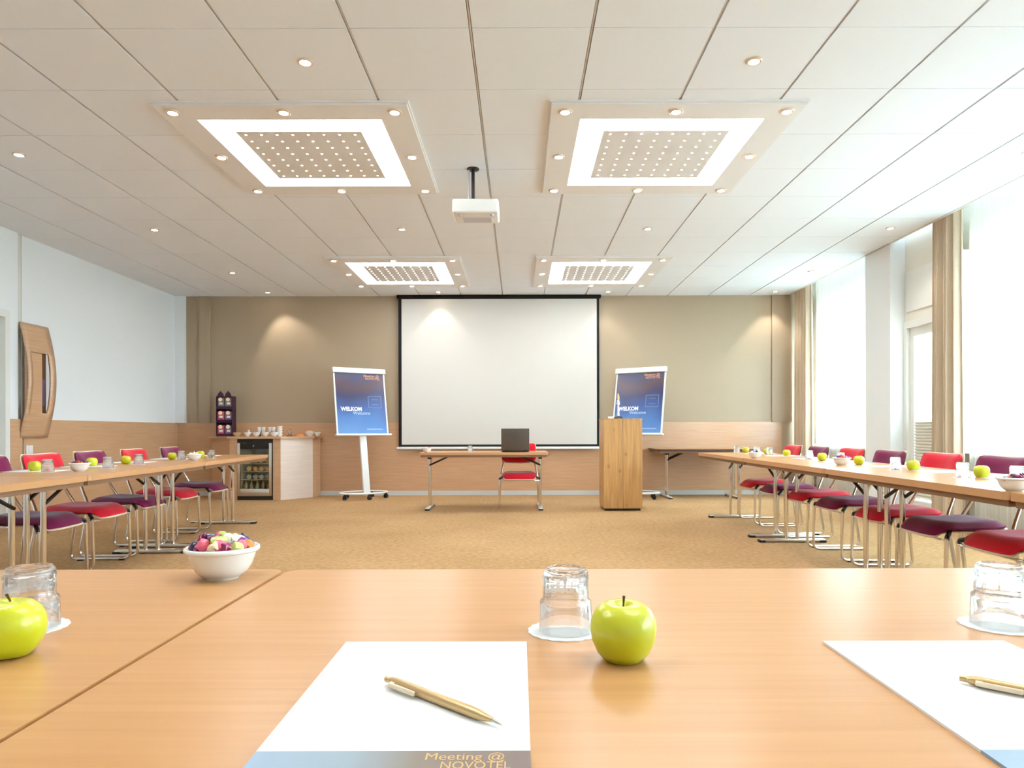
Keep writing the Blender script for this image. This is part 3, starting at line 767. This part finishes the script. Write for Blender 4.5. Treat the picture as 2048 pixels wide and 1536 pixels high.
FG = [(-.045, -.012, 'orange', 1), (-.036, .012, 'orange', 1), (-.030, .004, 'blue', 1), (-.022, .018, 'blue', 0), (-.040, -.022, 'navy', 1), (-.030, -.030, 'pink', 0), (-.018, -.036, 'pink', 1), (-.006, .010, 'pink', 0), (-.010, .026, 'orange', 1), (-.004, -.010, 'magenta', 1),
      (.006, .020, 'magenta', 1), (.010, .032, 'navy', 0), (.018, .006, 'white', 0), (.026, .016, 'white', 1), (.008, -.022, 'lime', 0), (.014, -.008, 'white', 1), (.024, -.030, 'magenta', 0), (.036, -.020, 'pink', 0), (.030, .028, 'navy', 1), (.036, .020, 'lilac', 0), (.046, .012, 'cream', 0), (.050, -.006, 'orange', 1), (.042, -.014, 'pink', 1), (.048, .004, 'plum', 1), (-.002, -.040, 'cream', 0), (.002, -.030, 'lime', 1), (-.046, .002, 'white', 1), (-.014, -.012, 'plum', 0)]
FG += [(-.020, .034, 'cream', 1), (.040, -.030, 'lime', 1), (-.042, .018, 'white', 0), (.020, .036, 'lilac', 1), (-.038, -.010, 'magenta', 0), (.012, -.038, 'pink', 1), (.000, .000, 'lime', 1), (-.024, -.022, 'navy', 0)]
seen = {}
for fx, fy, c, kind in FG:
    r = math.hypot(fx, fy)
    o = put('wrapped_sweet', sweet_me[c, kind], None, (BX + fx * .95, BY + fy * .95, TH + .0525 + .017 * (1 - (r / .052) ** 2) + rnd.uniform(-.002, .004)))
    o.rotation_euler = rmat(rnd).to_euler(); o.scale = (.86, .86, .86)
    where = ('back' if fy > .012 else 'front' if fy < -.012 else 'middle') + (' left' if fx < -.015 else ' right' if fx > .015 else ' centre')
    lab = '%s %s wrapped sweet at the %s of the foreground bowl' % (c, 'twisted' if kind == 0 else 'round', where)
    if lab in seen:
        lab = lab.replace('wrapped sweet at', 'wrapped sweet nearer the rim at' if r > seen[lab] else 'wrapped sweet nearer the top at')
    seen[lab] = r
    tag(o, lab, 'sweet', 'sweets in the foreground bowl')
# side rows
apR = [(2.735, 8.20), (2.77, 7.60), (2.75, 7.00), (2.645, 5.94), (2.615, 5.23), (2.565, 4.42), (2.545, 3.74)]
K = .25 / .26
for k, (x, y) in enumerate(apR): apple(x * K, y * K, 'green apple, %s of seven on the window-side tables' % ORD[k], 'apples on the window-side tables', ROW_H, rz=k * 1.1)
glR = [(2.60, 8.12), (2.70, 7.72), (2.70, 7.33), (2.63, 6.16), (2.60, 5.50), (2.49, 4.50), (2.44, 3.74), (2.46, 3.36)]
ORD8 = ORD + ['eighth farthest']
for k, (x, y) in enumerate(glR): glass(x * K, y * K, 'upturned tumbler, %s of eight on the window-side tables' % ORD8[k], '%s window-side tumbler' % ORD8[k], 'tumblers on the window-side tables', ROW_H)
for k, (x, y, lab) in enumerate(((2.255, 6.50, 'farthest'), (2.44, 5.14, 'middle'), (2.125, 2.92, 'nearest'))):
    x *= K; y *= K
    bowl(x, y, '%s white bowl of sweets on the window-side tables' % lab, 'bowls of sweets', ROW_H)
    sweets_heap(x, y, 'colourful wrapped sweets in the %s window-side bowl' % lab, ROW_H, seed=30 + k, cols=['magenta', 'blue', 'white', 'orange', 'lilac', 'navy'])
for k, y in enumerate(chairsR):
    x, _ = row_pt(1, y, TW - .16); pad(x, y, R(90) - RA, 'white notepad before the %s chair of the window-side row' % ORD[k], 'notepads on the window-side tables', ROW_H, full=False)
apL = [(-3.28, 7.0), (-3.31, 6.48), (-3.25, 5.61), (-3.27, 5.2), (-3.27, 4.59)]
glL = [(-3.08, 6.8), (-3.2, 6.5 - .06), (-3.09, 5.52), (-2.97, 4.91), (-3.10, 4.47)]
for k in range(5):
    apple(apL[k][0] * K, apL[k][1] * K, 'green apple, %s of five on the tables along the white wall' % ORDL[k], 'apples on the white-wall tables', ROW_H, rz=k * 1.4 + .4)
    glass(glL[k][0] * K, glL[k][1] * K, 'upturned tumbler, %s of five on the tables along the white wall' % ORDL[k], '%s white-wall tumbler' % ORDL[k], 'tumblers on the white-wall tables', ROW_H)
for k, (x, y, lab) in enumerate(((-3.00, 6.28, 'farther'), (-2.93, 4.53, 'nearer'))):
    x *= K; y *= K
    bowl(x, y, '%s white bowl of sweets on the tables along the white wall' % lab, 'bowls of sweets', ROW_H)
    sweets_heap(x, y, 'wrapped sweets in the %s bowl along the white wall' % lab, ROW_H, seed=40 + k, cols=['cream', 'white'] if k == 0 else ['navy', 'plum', 'orange', 'blue'])
for k, (y, c) in enumerate(chairsL):
    x, _ = row_pt(-1, y, TW - .16); pad(x, y - .05, R(-90) - LA, 'white notepad before the %s chair along the white wall' % ORDL[k], 'notepads on the white-wall tables', ROW_H, full=False)
# presenter's table
lt = thing('laptop', 'dark open laptop with its lid turned to the camera', 'laptop', (-.05, 8.66, TH), 0)
b = B(); box(b, -.175, .175, 0, .235, .004, .022, bev=.004); base = obj('base', b, M['black'], lt)
b = B(); box(b, -.15, .15, .03, .16, .022, .0235); obj('keyboard', b, M['dark'], base, smooth=False)
lm = Matrix.Translation((0, .0, .016)) @ Matrix.Rotation(R(7), 4, 'X')
b = B(); box(b, -.178, .178, -.006, .002, 0, .285, lm, bev=.003); lid = obj('lid', b, M['laptop'], lt)
b = B(); box(b, -.165, .165, .0022, .0030, .02, .27, lm); obj('display', b, M['black'], lid, smooth=False)
for x in (-.13, .13):
    b = B(); tube(b, [(x - .025, -.002, .016), (x + .025, -.002, .016)], .008, 8); obj('hinge', b, M['black'], lt)
bowl(-1.17, 8.62, 'white bowl of sweets on the left end of the table before the screen', 'bowls of sweets')
sweets_heap(-1.17, 8.62, 'wrapped sweets in the bowl on the table before the screen', seed=51, cols=['pink', 'white', 'cream'])
glass(-.625, 8.66, 'upturned tumbler left of the laptop on the table before the screen', 'the tumbler left of the laptop', None)

# ------------------------------------------------------------------ lectern and microphone
lc = thing('lectern', 'tall oak lectern with knotty front standing right of the screen', 'lectern', (1.305, 8.79, 0))
hw, hd, H = .2425, .24, 1.15
for x0, x1 in ((-hw, -.002), (.002, hw)):
    b = B(); box(b, x0, x1, -hd, -hd + .022, .03, H, bev=.0015, seg=1); obj('front_board', b, M['oak'], lc, smooth=False)
for s in (-1, 1):
    b = B(); box(b, min(s * hw, s * (hw - .022)), max(s * hw, s * (hw - .022)), -hd + .022, hd, .03, H); obj('side_panel', b, M['oak'], lc, smooth=False)
b = B(); box(b, -hw - .004, hw + .004, -hd - .004, hd + .004, H, H + .012, bev=.003); obj('top', b, M['oak'], lc)
b = B(); box(b, -hw + .022, hw - .022, -.1, hd, .60, .62); obj('shelf', b, M['oak'], lc, smooth=False)
b = B(); box(b, -hw + .02, hw - .02, -hd + .02, hd - .02, 0, .03); obj('plinth', b, M['dark'], lc, smooth=False)
mc = thing('microphone', 'silver microphone on a short black base on top of the lectern', 'microphone', (1.27, 8.72, H + .012))
b = B(); lathe(b, [(0, 0), (.055, 0), (.055, .012), (.04, .028), (.014, .036), (0, .036)], 24); obj('base', b, M['black'], mc)
b = B(); lathe(b, [(.016, .036), (.018, .05), (.013, .09), (.011, .18), (0, .18)], 16); obj('neck', b, M['silver'], mc)
b = B(); lathe(b, [(0, .178), (.022, .18), (.024, .195), (.018, .21), (.022, .225), (.014, .235), (0, .236)], 16); obj('collar', b, M['silver'], mc)
b = B(); lathe(b, [(0, .234), (.013, .235), (.017, .26), (.014, .30), (.006, .325), (0, .33)], 16); obj('capsule', b, M['gold'], mc)
b = B(); box(b, -.035, .035, -.02, .02, 0, .03, bev=.008)
tag(obj('mic_clip', b, M['plasticwhite'], None, (1.175, 8.72, H + .012), (0, R(-20) * 0, R(35))), 'small white clip lying on the lectern beside the microphone', 'clip')

# ------------------------------------------------------------------ flip charts
def flipchart(x, y, rz, label):
    f = thing('flip_chart', label, 'flip chart', (x, y, 0), rz)
    b = B(); n = 40; pts = [(.35 * math.cos(2 * PI * k / n), .02 + .24 * math.sin(2 * PI * k / n), .095) for k in range(n)]
    rings = []
    for k, q in enumerate(pts):
        a = 2 * PI * k / n; o = Vector((math.cos(a), math.sin(a), 0))
        rings.append([b.verts.new(Vector(q) + o * .024 * math.cos(2 * PI * j / 10) + Vector((0, 0, .014 * math.sin(2 * PI * j / 10)))) for j in range(10)])
    for k in range(n):
        for j in range(10): b.faces.new((rings[k][j], rings[(k + 1) % n][j], rings[(k + 1) % n][(j + 1) % 10], rings[k][(j + 1) % 10]))
    obj('base_ring', b, M['plasticwhite'], f)
    for k in range(5):
        a = R(-90 + 72 * k); cx, cy = .335 * math.cos(a), .02 + .235 * math.sin(a)
        cs = put('caster', None, f, (cx, cy, 0), (0, 0, a + .7)); cs.empty_display_size = .05
        for s in (-1, 1):
            q = B(); lathe(q, [(0, -.010), (.028, -.010), (.032, -.004), (.032, .004), (.028, .010), (0, .010)], 16); obj('wheel', q, M['black'], cs, (0, s * .016, .032), (R(90), 0, 0))
        q = B(); box(q, -.016, .016, -.012, .012, .03, .085); obj('fork', q, M['black'], cs, smooth=False)
    lean = Matrix.Translation((0, -.10, .09)) @ Matrix.Rotation(R(-11), 4, 'X')
    b = B(); box(b, -.052, .052, -.02, .03, -.03, 1.0, lean, bev=.008); obj('post', b, M['plasticwhite'], f)
    bm_ = lean @ Matrix.Translation((0, -.03, .87)) @ Matrix.Diagonal((1.12, 1, 1, 1))
    b = B(); box(b, -.36, .36, 0, .012, 0, 1.0, bm_); board = obj('board', b, M['plasticwhite'], f, smooth=False)
    b = B(); box(b, -.37, .37, -.035, .02, .955, 1.035, bm_, bev=.01); obj('clamp_bar', b, M['plasticwhite'], f)
    b = B(); box(b, -.385, .385, -.06, .015, -.012, .018, bm_, bev=.006); obj('pen_tray', b, M['plasticwhite'], f)
    ps = B(); box(ps, -.338, .338, -.004, -.001, .025, .965, None)
    po = obj('poster', ps, M['poster'], board, smooth=False); po.matrix_local = bm_
    face = Matrix.Translation((0, -.0042, 0)) @ Matrix.Rotation(R(90), 4, 'X')
    text('lettering', 'WELKOM', .082, M['print_white'], po, face @ Matrix.Translation((-.285, .375, 0)), .82, .0003, .0035)
    text('lettering', 'Welcome', .066, M['print_pale'], po, face @ Matrix.Translation((-.125, .318, 0)), .92, .0003, .001)
    text('lettering', 'Meeting @', .052, M['print_orange'], po, face @ Matrix.Translation((.055, .905, 0)), .95, .0003, .001)
    text('lettering', 'NOVOTEL', .052, M['print_orange'], po, face @ Matrix.Translation((.075, .862, 0)), .88, .0003, .001)
    q = B()                                                # faint rounded-square emblem
    for (e0, e1, e2, e3) in ((.10, .285, .60, .606), (.10, .285, .422, .428), (.10, .106, .425, .603), (.279, .285, .425, .603), (.145, .24, .55, .556), (.145, .24, .47, .476)): box(q, e0, e1, -.0046, -.0042, e2, e3)
    obj('emblem', q, M['print_faint'], po, smooth=False)
    q = B()
    for k in range(12): box(q, .06 + k * .0185, .073 + k * .0185, -.0046, -.0042, .085, .099 + (.004 if k % 3 == 0 else 0))
    obj('small_print', q, M['print_pale'], po, smooth=False)
    return f
flipchart(-2.315, 10.16, R(33), 'white flip chart stand with blue welcome poster left of the screen')
flipchart(1.735, 10.16, R(-33), 'white flip chart stand with blue welcome poster behind the lectern')

# ------------------------------------------------------------------ drinks cabinet, fridge and crockery
CT = .935
cb = thing('drinks_cabinet', 'beech corner-cut drinks cabinet under the tea display', 'cabinet', (0, 0, 0))
P = [(-4.80, YB - .045), (-4.73, 10.45), (-4.27, 10.02), (-3.50, 9.97), (-3.165, 10.42), (-3.13, YB - .045)]
def panel(name, a, c, z0, z1, th, m, parent=cb):
    d = Vector((c[0] - a[0], c[1] - a[1], 0)); n = Vector((-d.y, d.x, 0)).normalized() * th
    b = B(); prism(b, [(a[0], a[1]), (c[0], c[1]), (c[0] + n.x, c[1] + n.y), (a[0] + n.x, a[1] + n.y)], z0, z1); return obj(name, b, m, parent, smooth=False)
panel('side_panel', P[0], P[1], .0, CT - .03, .018, M['cabinet'])
panel('door', P[1], P[2], .0, CT - .03, .018, M['cabinet'])
panel('front_post', P[2], (-4.155, 10.015), 0, CT - .03, .018, M['cabinet'])
panel('front_post', (-3.615, 9.978), P[3], 0, CT - .03, .018, M['cabinet'])
dr = panel('door', P[3], P[4], .0, CT - .03, .018, M['cabinet_pale'])
panel('side_panel', P[4], P[5], 0, CT - .03, .018, M['cabinet'])
b = B(); box(b, -.008, .008, -.02, 0, -.02, .02, bev=.004); obj('knob', b, M['steel'], cb, (-3.56, 9.972, .78))
wt = [(-4.83, YB - .045), (-4.77, 10.42), (-4.29, 9.98), (-3.485, 9.93), (-3.13, 10.40), (-3.095, YB - .045)]
b = B(); prism(b, wt, CT - .03, CT); tag(obj('cabinet_worktop', b, M['cabinet'], smooth=False), 'beech worktop with cut corners lying on the drinks cabinet', 'worktop')
FX0, FX1, FY = -4.145, -3.625, 10.0
fr = thing('glass_door_fridge', 'glass-door drinks fridge with steel frame built into the beech cabinet', 'fridge', (0, 0, 0))
b = B(); d = .5
box(b, FX0, FX0 + .02, FY + .03, FY + d, .0, .89); box(b, FX1 - .02, FX1, FY + .03, FY + d, .0, .89); box(b, FX0, FX1, FY + d, FY + d + .02, 0, .89); box(b, FX0, FX1, FY + .03, FY + d, .87, .89); box(b, FX0, FX1, FY + .03, FY + d, .10, .12)
obj('body', b, M['fridge_light_tone'], fr, smooth=False)
b = B(); box(b, FX0, FX1, FY - .005, FY + .03, .845, .90); obj('control_panel', b, M['black'], fr, smooth=False)
b = B(); box(b, FX0, FX1, FY, FY + .03, 0, .06); obj('kick_plate', b, M['black'], fr, smooth=False)
b = B(); box(b, FX0, FX0 + .04, FY - .012, FY + .028, .06, .84, bev=.004); obj('door_stile', b, M['steel'], fr)
b = B(); box(b, FX1 - .055, FX1 - .012, FY - .012, FY + .028, .06, .84, bev=.004); obj('door_stile', b, M['steel'], fr)
b = B(); box(b, FX1 - .012, FX1, FY, FY + .028, .06, .845); obj('door_seal', b, M['black'], fr, smooth=False)
b = B(); box(b, FX0 + .04, FX1 - .055, FY - .01, FY + .028, .06, .165, bev=.003); obj('door_rail', b, M['steel'], fr)
b = B(); box(b, FX0 + .04, FX1 - .055, FY - .01, FY + .028, .755, .84, bev=.003); obj('door_rail', b, M['black'], fr)
b = B(); lathe(b, [(0, 0), (.010, 0), (.010, .004), (0, .004)], 14); obj('badge', b, M['steel'], fr, ((FX0 + FX1) / 2 - .02, FY - .011, .80), (R(90), 0, 0))
b = B(); box(b, FX0 + .04, FX1 - .055, FY + .006, FY + .011, .165, .755); obj('door_glass', b, M['fridge_pane'], fr, smooth=False)
for z in (.30, .42, .54, .665):
    b = B(); box(b, FX0 + .022, FX1 - .022, FY + .06, FY + .46, z - .008, z); obj('shelf', b, M['steel'], fr, smooth=False)
bb = B(); lathe(bb, [(0, 0), (.033, .002), (.036, .01), (.036, .17), (.028, .20), (.013, .235), (.013, .28), (0, .28)], 16); bottle_gold = mesh('bottle', bb.copy(), M['bottle_gold']); bottle_grey = mesh('bottle', bb, M['bottle_glass'])
for i, z in enumerate((.54, .42, .30)):
    for k in range(4):
        o = put('bottle', bottle_gold if i < 2 else bottle_grey, None, (FX0 + .135 + k * .092, FY + .08, z + .037), (R(-90), 0, 0))
        tag(o, '%s bottle from the left lying on the %s rack inside the glass-door fridge' % (['first', 'second', 'third', 'fourth'][k], ['upper', 'middle', 'lower'][i]), 'bottle', 'bottles in the fridge')
for k in range(5):
    tag(put('bottle', bottle_grey, None, (FX0 + .075 + k * .085, FY + .12, .12)), '%s upright bottle from the left on the floor of the fridge' % ['first', 'second', 'third', 'fourth', 'fifth'][k], 'bottle', 'upright bottles in the fridge').scale = (.8, .8, .55)

# tea display
td = thing('tea_display', 'dark plum tea display rack with two pointed tops on the drinks cabinet', 'display rack', (-4.53, 10.50, CT))
b = B(); box(b, -.125, -.118, -.06, .08, 0, .62); box(b, .118, .125, -.06, .08, 0, .62); box(b, -.125, .125, .072, .08, 0, .62); obj('case', b, M['disp'], td, smooth=False)
for z in (.0, .215, .42):
    b = B(); box(b, -.118, .118, -.06, .072, z, z + .02); box(b, -.118, .118, -.06, -.054, z + .02, z + .045); obj('shelf', b, M['disp'], td, smooth=False)
for x in (-.058, .058):
    b = B(); prism(b, [(x - .058, .60), (x + .058, .60), (x + .035, .66), (x, .70), (x - .035, .66)], -.058, -.05, lambda q, t: (q[0], t, q[1])); obj('peak', b, M['disp'], td, smooth=False)
M['box_rose'] = mat('tea_box_rose', lin(196, 92, 116), .5); M['box_lilac'] = mat('tea_box_lilac', lin(126, 104, 142), .5); M['box_grey'] = mat('tea_box_grey', lin(128, 122, 122), .5)
M['tag_cream'] = mat('tea_tag_cream', lin(250, 226, 180), .5)
def tea(x, z, m, label):
    t = thing('tea_box', label, 'box', (-4.53 + x, 10.50, CT + z), 0, 'tea boxes in the display')
    b = B(); box(b, -.048, .048, -.048, .05, 0, .15); obj('carton', b, m, t, smooth=False)
    b = B(); lathe(b, [(0, 0), (.030, 0), (.030, .003), (0, .003)], 20); obj('round_label', b, M['tag_cream'], t, (-.005, -.0485, .128), (R(90), 0, 0))
    b = B(); box(b, -.022, .030, -.0505, -.048, .052, .082); obj('label', b, M['paper'], t, smooth=False)
for i, (z, rn) in enumerate(((.42 + .02, 'top'), (.235, 'middle'), (.02, 'bottom'))):
    for x, side, m in ((-.058, 'left', ['box_grey', 'box_rose', 'box_rose'][i]), (.058, 'right', ['box_grey', 'box_lilac', 'box_lilac'][i])):
        tea(x, z, M[m], 'small tea box on the %s %s of the plum display rack' % (rn, side))
# crockery on the worktop
def lathe_thing(name, label, cat, prof, m, x, y, group=None, n=24, z=CT):
    b = B(); lathe(b, prof, n); return tag(obj(name, b, m, None, (x, y, z)), label, cat, group)
cupp = [(0, 0), (.018, 0), (.022, .004), (.036, .025), (.046, .050), (.047, .062), (.044, .062), (.040, .045), (.028, .02), (0, .01)]
def wx(px, y): return (px - 1038.3) * y / 1359.4
for k, (px, nm) in enumerate(((496, 'first'), (513, 'second'), (531, 'third'), (549, 'fourth'))):
    lathe_thing('bowl', 'small white bowl, %s from the left in the front row on the drinks cabinet' % nm, 'bowl', [(r * 1.22, z * 1.05) for r, z in cupp], M['porcelain'], wx(px, 10.08), 10.08, 'small bowls on the cabinet')
M['beigepot'] = mat('beige_pot', lin(206, 176, 136), .5)
lathe_thing('bowl', 'beige bowl beside the tea display on the drinks cabinet', 'bowl', [(r * 1.25, z) for r, z in cupp], M['beigepot'], wx(474, 10.16), 10.16)
lathe_thing('creamer', 'small white jug standing behind the front row of bowls', 'jug', [(0, 0), (.022, 0), (.026, .02), (.02, .06), (.014, .085), (.02, .10), (.016, .10), (0, .03)], M['porcelain'], wx(497.5, 10.3), 10.3)
rack = thing('cup_rack', 'low dark tray raising the stacked cups at the back of the cabinet', 'tray', (wx(537, 10.42), 10.42, CT))
b = B(); box(b, -.17, .17, -.06, .08, .055, .065); obj('tray', b, M['dark'], rack, smooth=False)
for x in (-.15, .15):
    b = B(); box(b, x - .008, x + .008, -.05, .06, 0, .055); obj('tray_leg', b, M['dark'], rack, smooth=False)
cup = [(0, 0), (.026, 0), (.030, .006), (.036, .04), (.038, .078), (.035, .078), (.032, .04), (0, .01)]
for k, (px, nm) in enumerate(((519, 'first'), (527, 'second'), (540, 'third'), (547, 'fourth'))):
    c = thing('cup', 'white cup, %s from the left on the dark raised tray' % nm, 'cup', (wx(px, 10.40) , 10.40, CT + .065), 0, 'cups on the raised tray')
    b = B(); lathe(b, [(r * .84, z) for r, z in cup], 20); obj('cup_body', b, M['porcelain'], c)
    b = B(); tube(b, [(0, .026, .06), (0, .046, .055), (0, .048, .03), (0, .028, .022)], .004, 6); obj('handle', b, M['porcelain'], c)
for k, nm in enumerate(('bottom', 'second', 'third', 'top')):
    lathe_thing('cup', 'white cup, %s of the stack in front of the pale cabinet door' % nm, 'cup', [(0, 0), (.026, 0), (.03, .005), (.042, .036), (.042, .04), (.039, .04), (0, .01)], M['porcelain'], wx(559.5, 10.12), 10.12, 'stacked cups', z=CT + k * .0385)
lathe_thing('glass_jar', 'clear glass jar with knob lid on the drinks cabinet', 'jar', [(0, 0), (.045, 0), (.048, .008), (.03, .02), (.022, .04), (.032, .06), (.034, .09), (.02, .11), (0, .112)], M['glass'], wx(579.5, 10.25), 10.25)
M['fruit'] = mat('dried_fruit', lin(214, 132, 66), .6)
lathe_thing('biscuit_heap', 'small heap of orange biscuits on the drinks cabinet', 'biscuits', [(0, 0), (.08, 0), (.075, .015), (.05, .032), (.02, .042), (0, .043)], M['fruit'], wx(600, 10.3), 10.3)
lathe_thing('bowl', 'white bowl with pinkish content right of the biscuits on the cabinet', 'bowl', [(r * 1.5, z * 1.15) for r, z in cupp], M['porcelain'], wx(619, 10.36), 10.36)
lathe_thing('food_heap', 'pinkish heap in the larger bowl on the right of the cabinet', 'food', [(0, .02), (.05, .04), (.058, .068), (.03, .085), (0, .09)], mat('pink_food', lin(226, 168, 138), .6), wx(619, 10.36), 10.36)
lathe_thing('bowl', 'small white bowl at the right end of the drinks cabinet', 'bowl', [(r * 1.2, z * 1.0) for r, z in cupp], M['porcelain'], wx(634.5, 10.44), 10.44)

# ------------------------------------------------------------------ curved wooden ornament and switch on the left wall
orn = thing('wall_ornament', 'bowed beech panel with rectangular opening fixed to the white wall', 'wall panel', (XL + .02, 7.53, 0))
b = B(); zs = [.945 + (2.195 - .945) * k / 28 for k in range(29)]; yb = [-.225, -.165, .115, .205]
def bow(z): t = (z - .945) / 1.25; return .012 + .115 * math.sin(PI * (.04 + .90 * t)) ** 1.0
grid = [[b.verts.new((bow(z), y, z)) for y in yb] for z in zs]
for i in range(28):
    for j in range(3):
        zc = (zs[i] + zs[i + 1]) / 2
        if j == 1 and 1.235 < zc < 1.885: continue
        b.faces.new((grid[i][j], grid[i][j + 1], grid[i + 1][j + 1], grid[i + 1][j]))
pn = obj('bowed_board', b, M['wain_side'], orn); sm = pn.modifiers.new('thickness', 'SOLIDIFY'); sm.thickness = .018; sm.offset = -1
b = B(); box(b, .05, .075, -.19, .045, 1.16, 1.94); obj('backing_board', b, M['wain_side'], orn, smooth=False)
b = B(); box(b, .012, .020, .045, .185, 1.16, 1.94); obj('recess_shade_board', b, M['apron'], orn, smooth=False)  # brown board put in for the dark shade inside the opening
b = B(); box(b, .020, .024, .085, .165, 1.30, 1.60); obj('picture_strip', b, M['lens'], orn, smooth=False)
sw = thing('light_switch', 'white square light switch on the wood panelling below the bowed panel', 'switch', (XL + .02, 7.475, .81))
b = B(); box(b, 0, .009, -.052, .052, -.05, .05, bev=.004); obj('plate', b, M['switch'], sw)
b = B(); box(b, .009, .013, -.026, .026, -.03, .03, bev=.002); obj('rocker', b, M['switch'], sw)
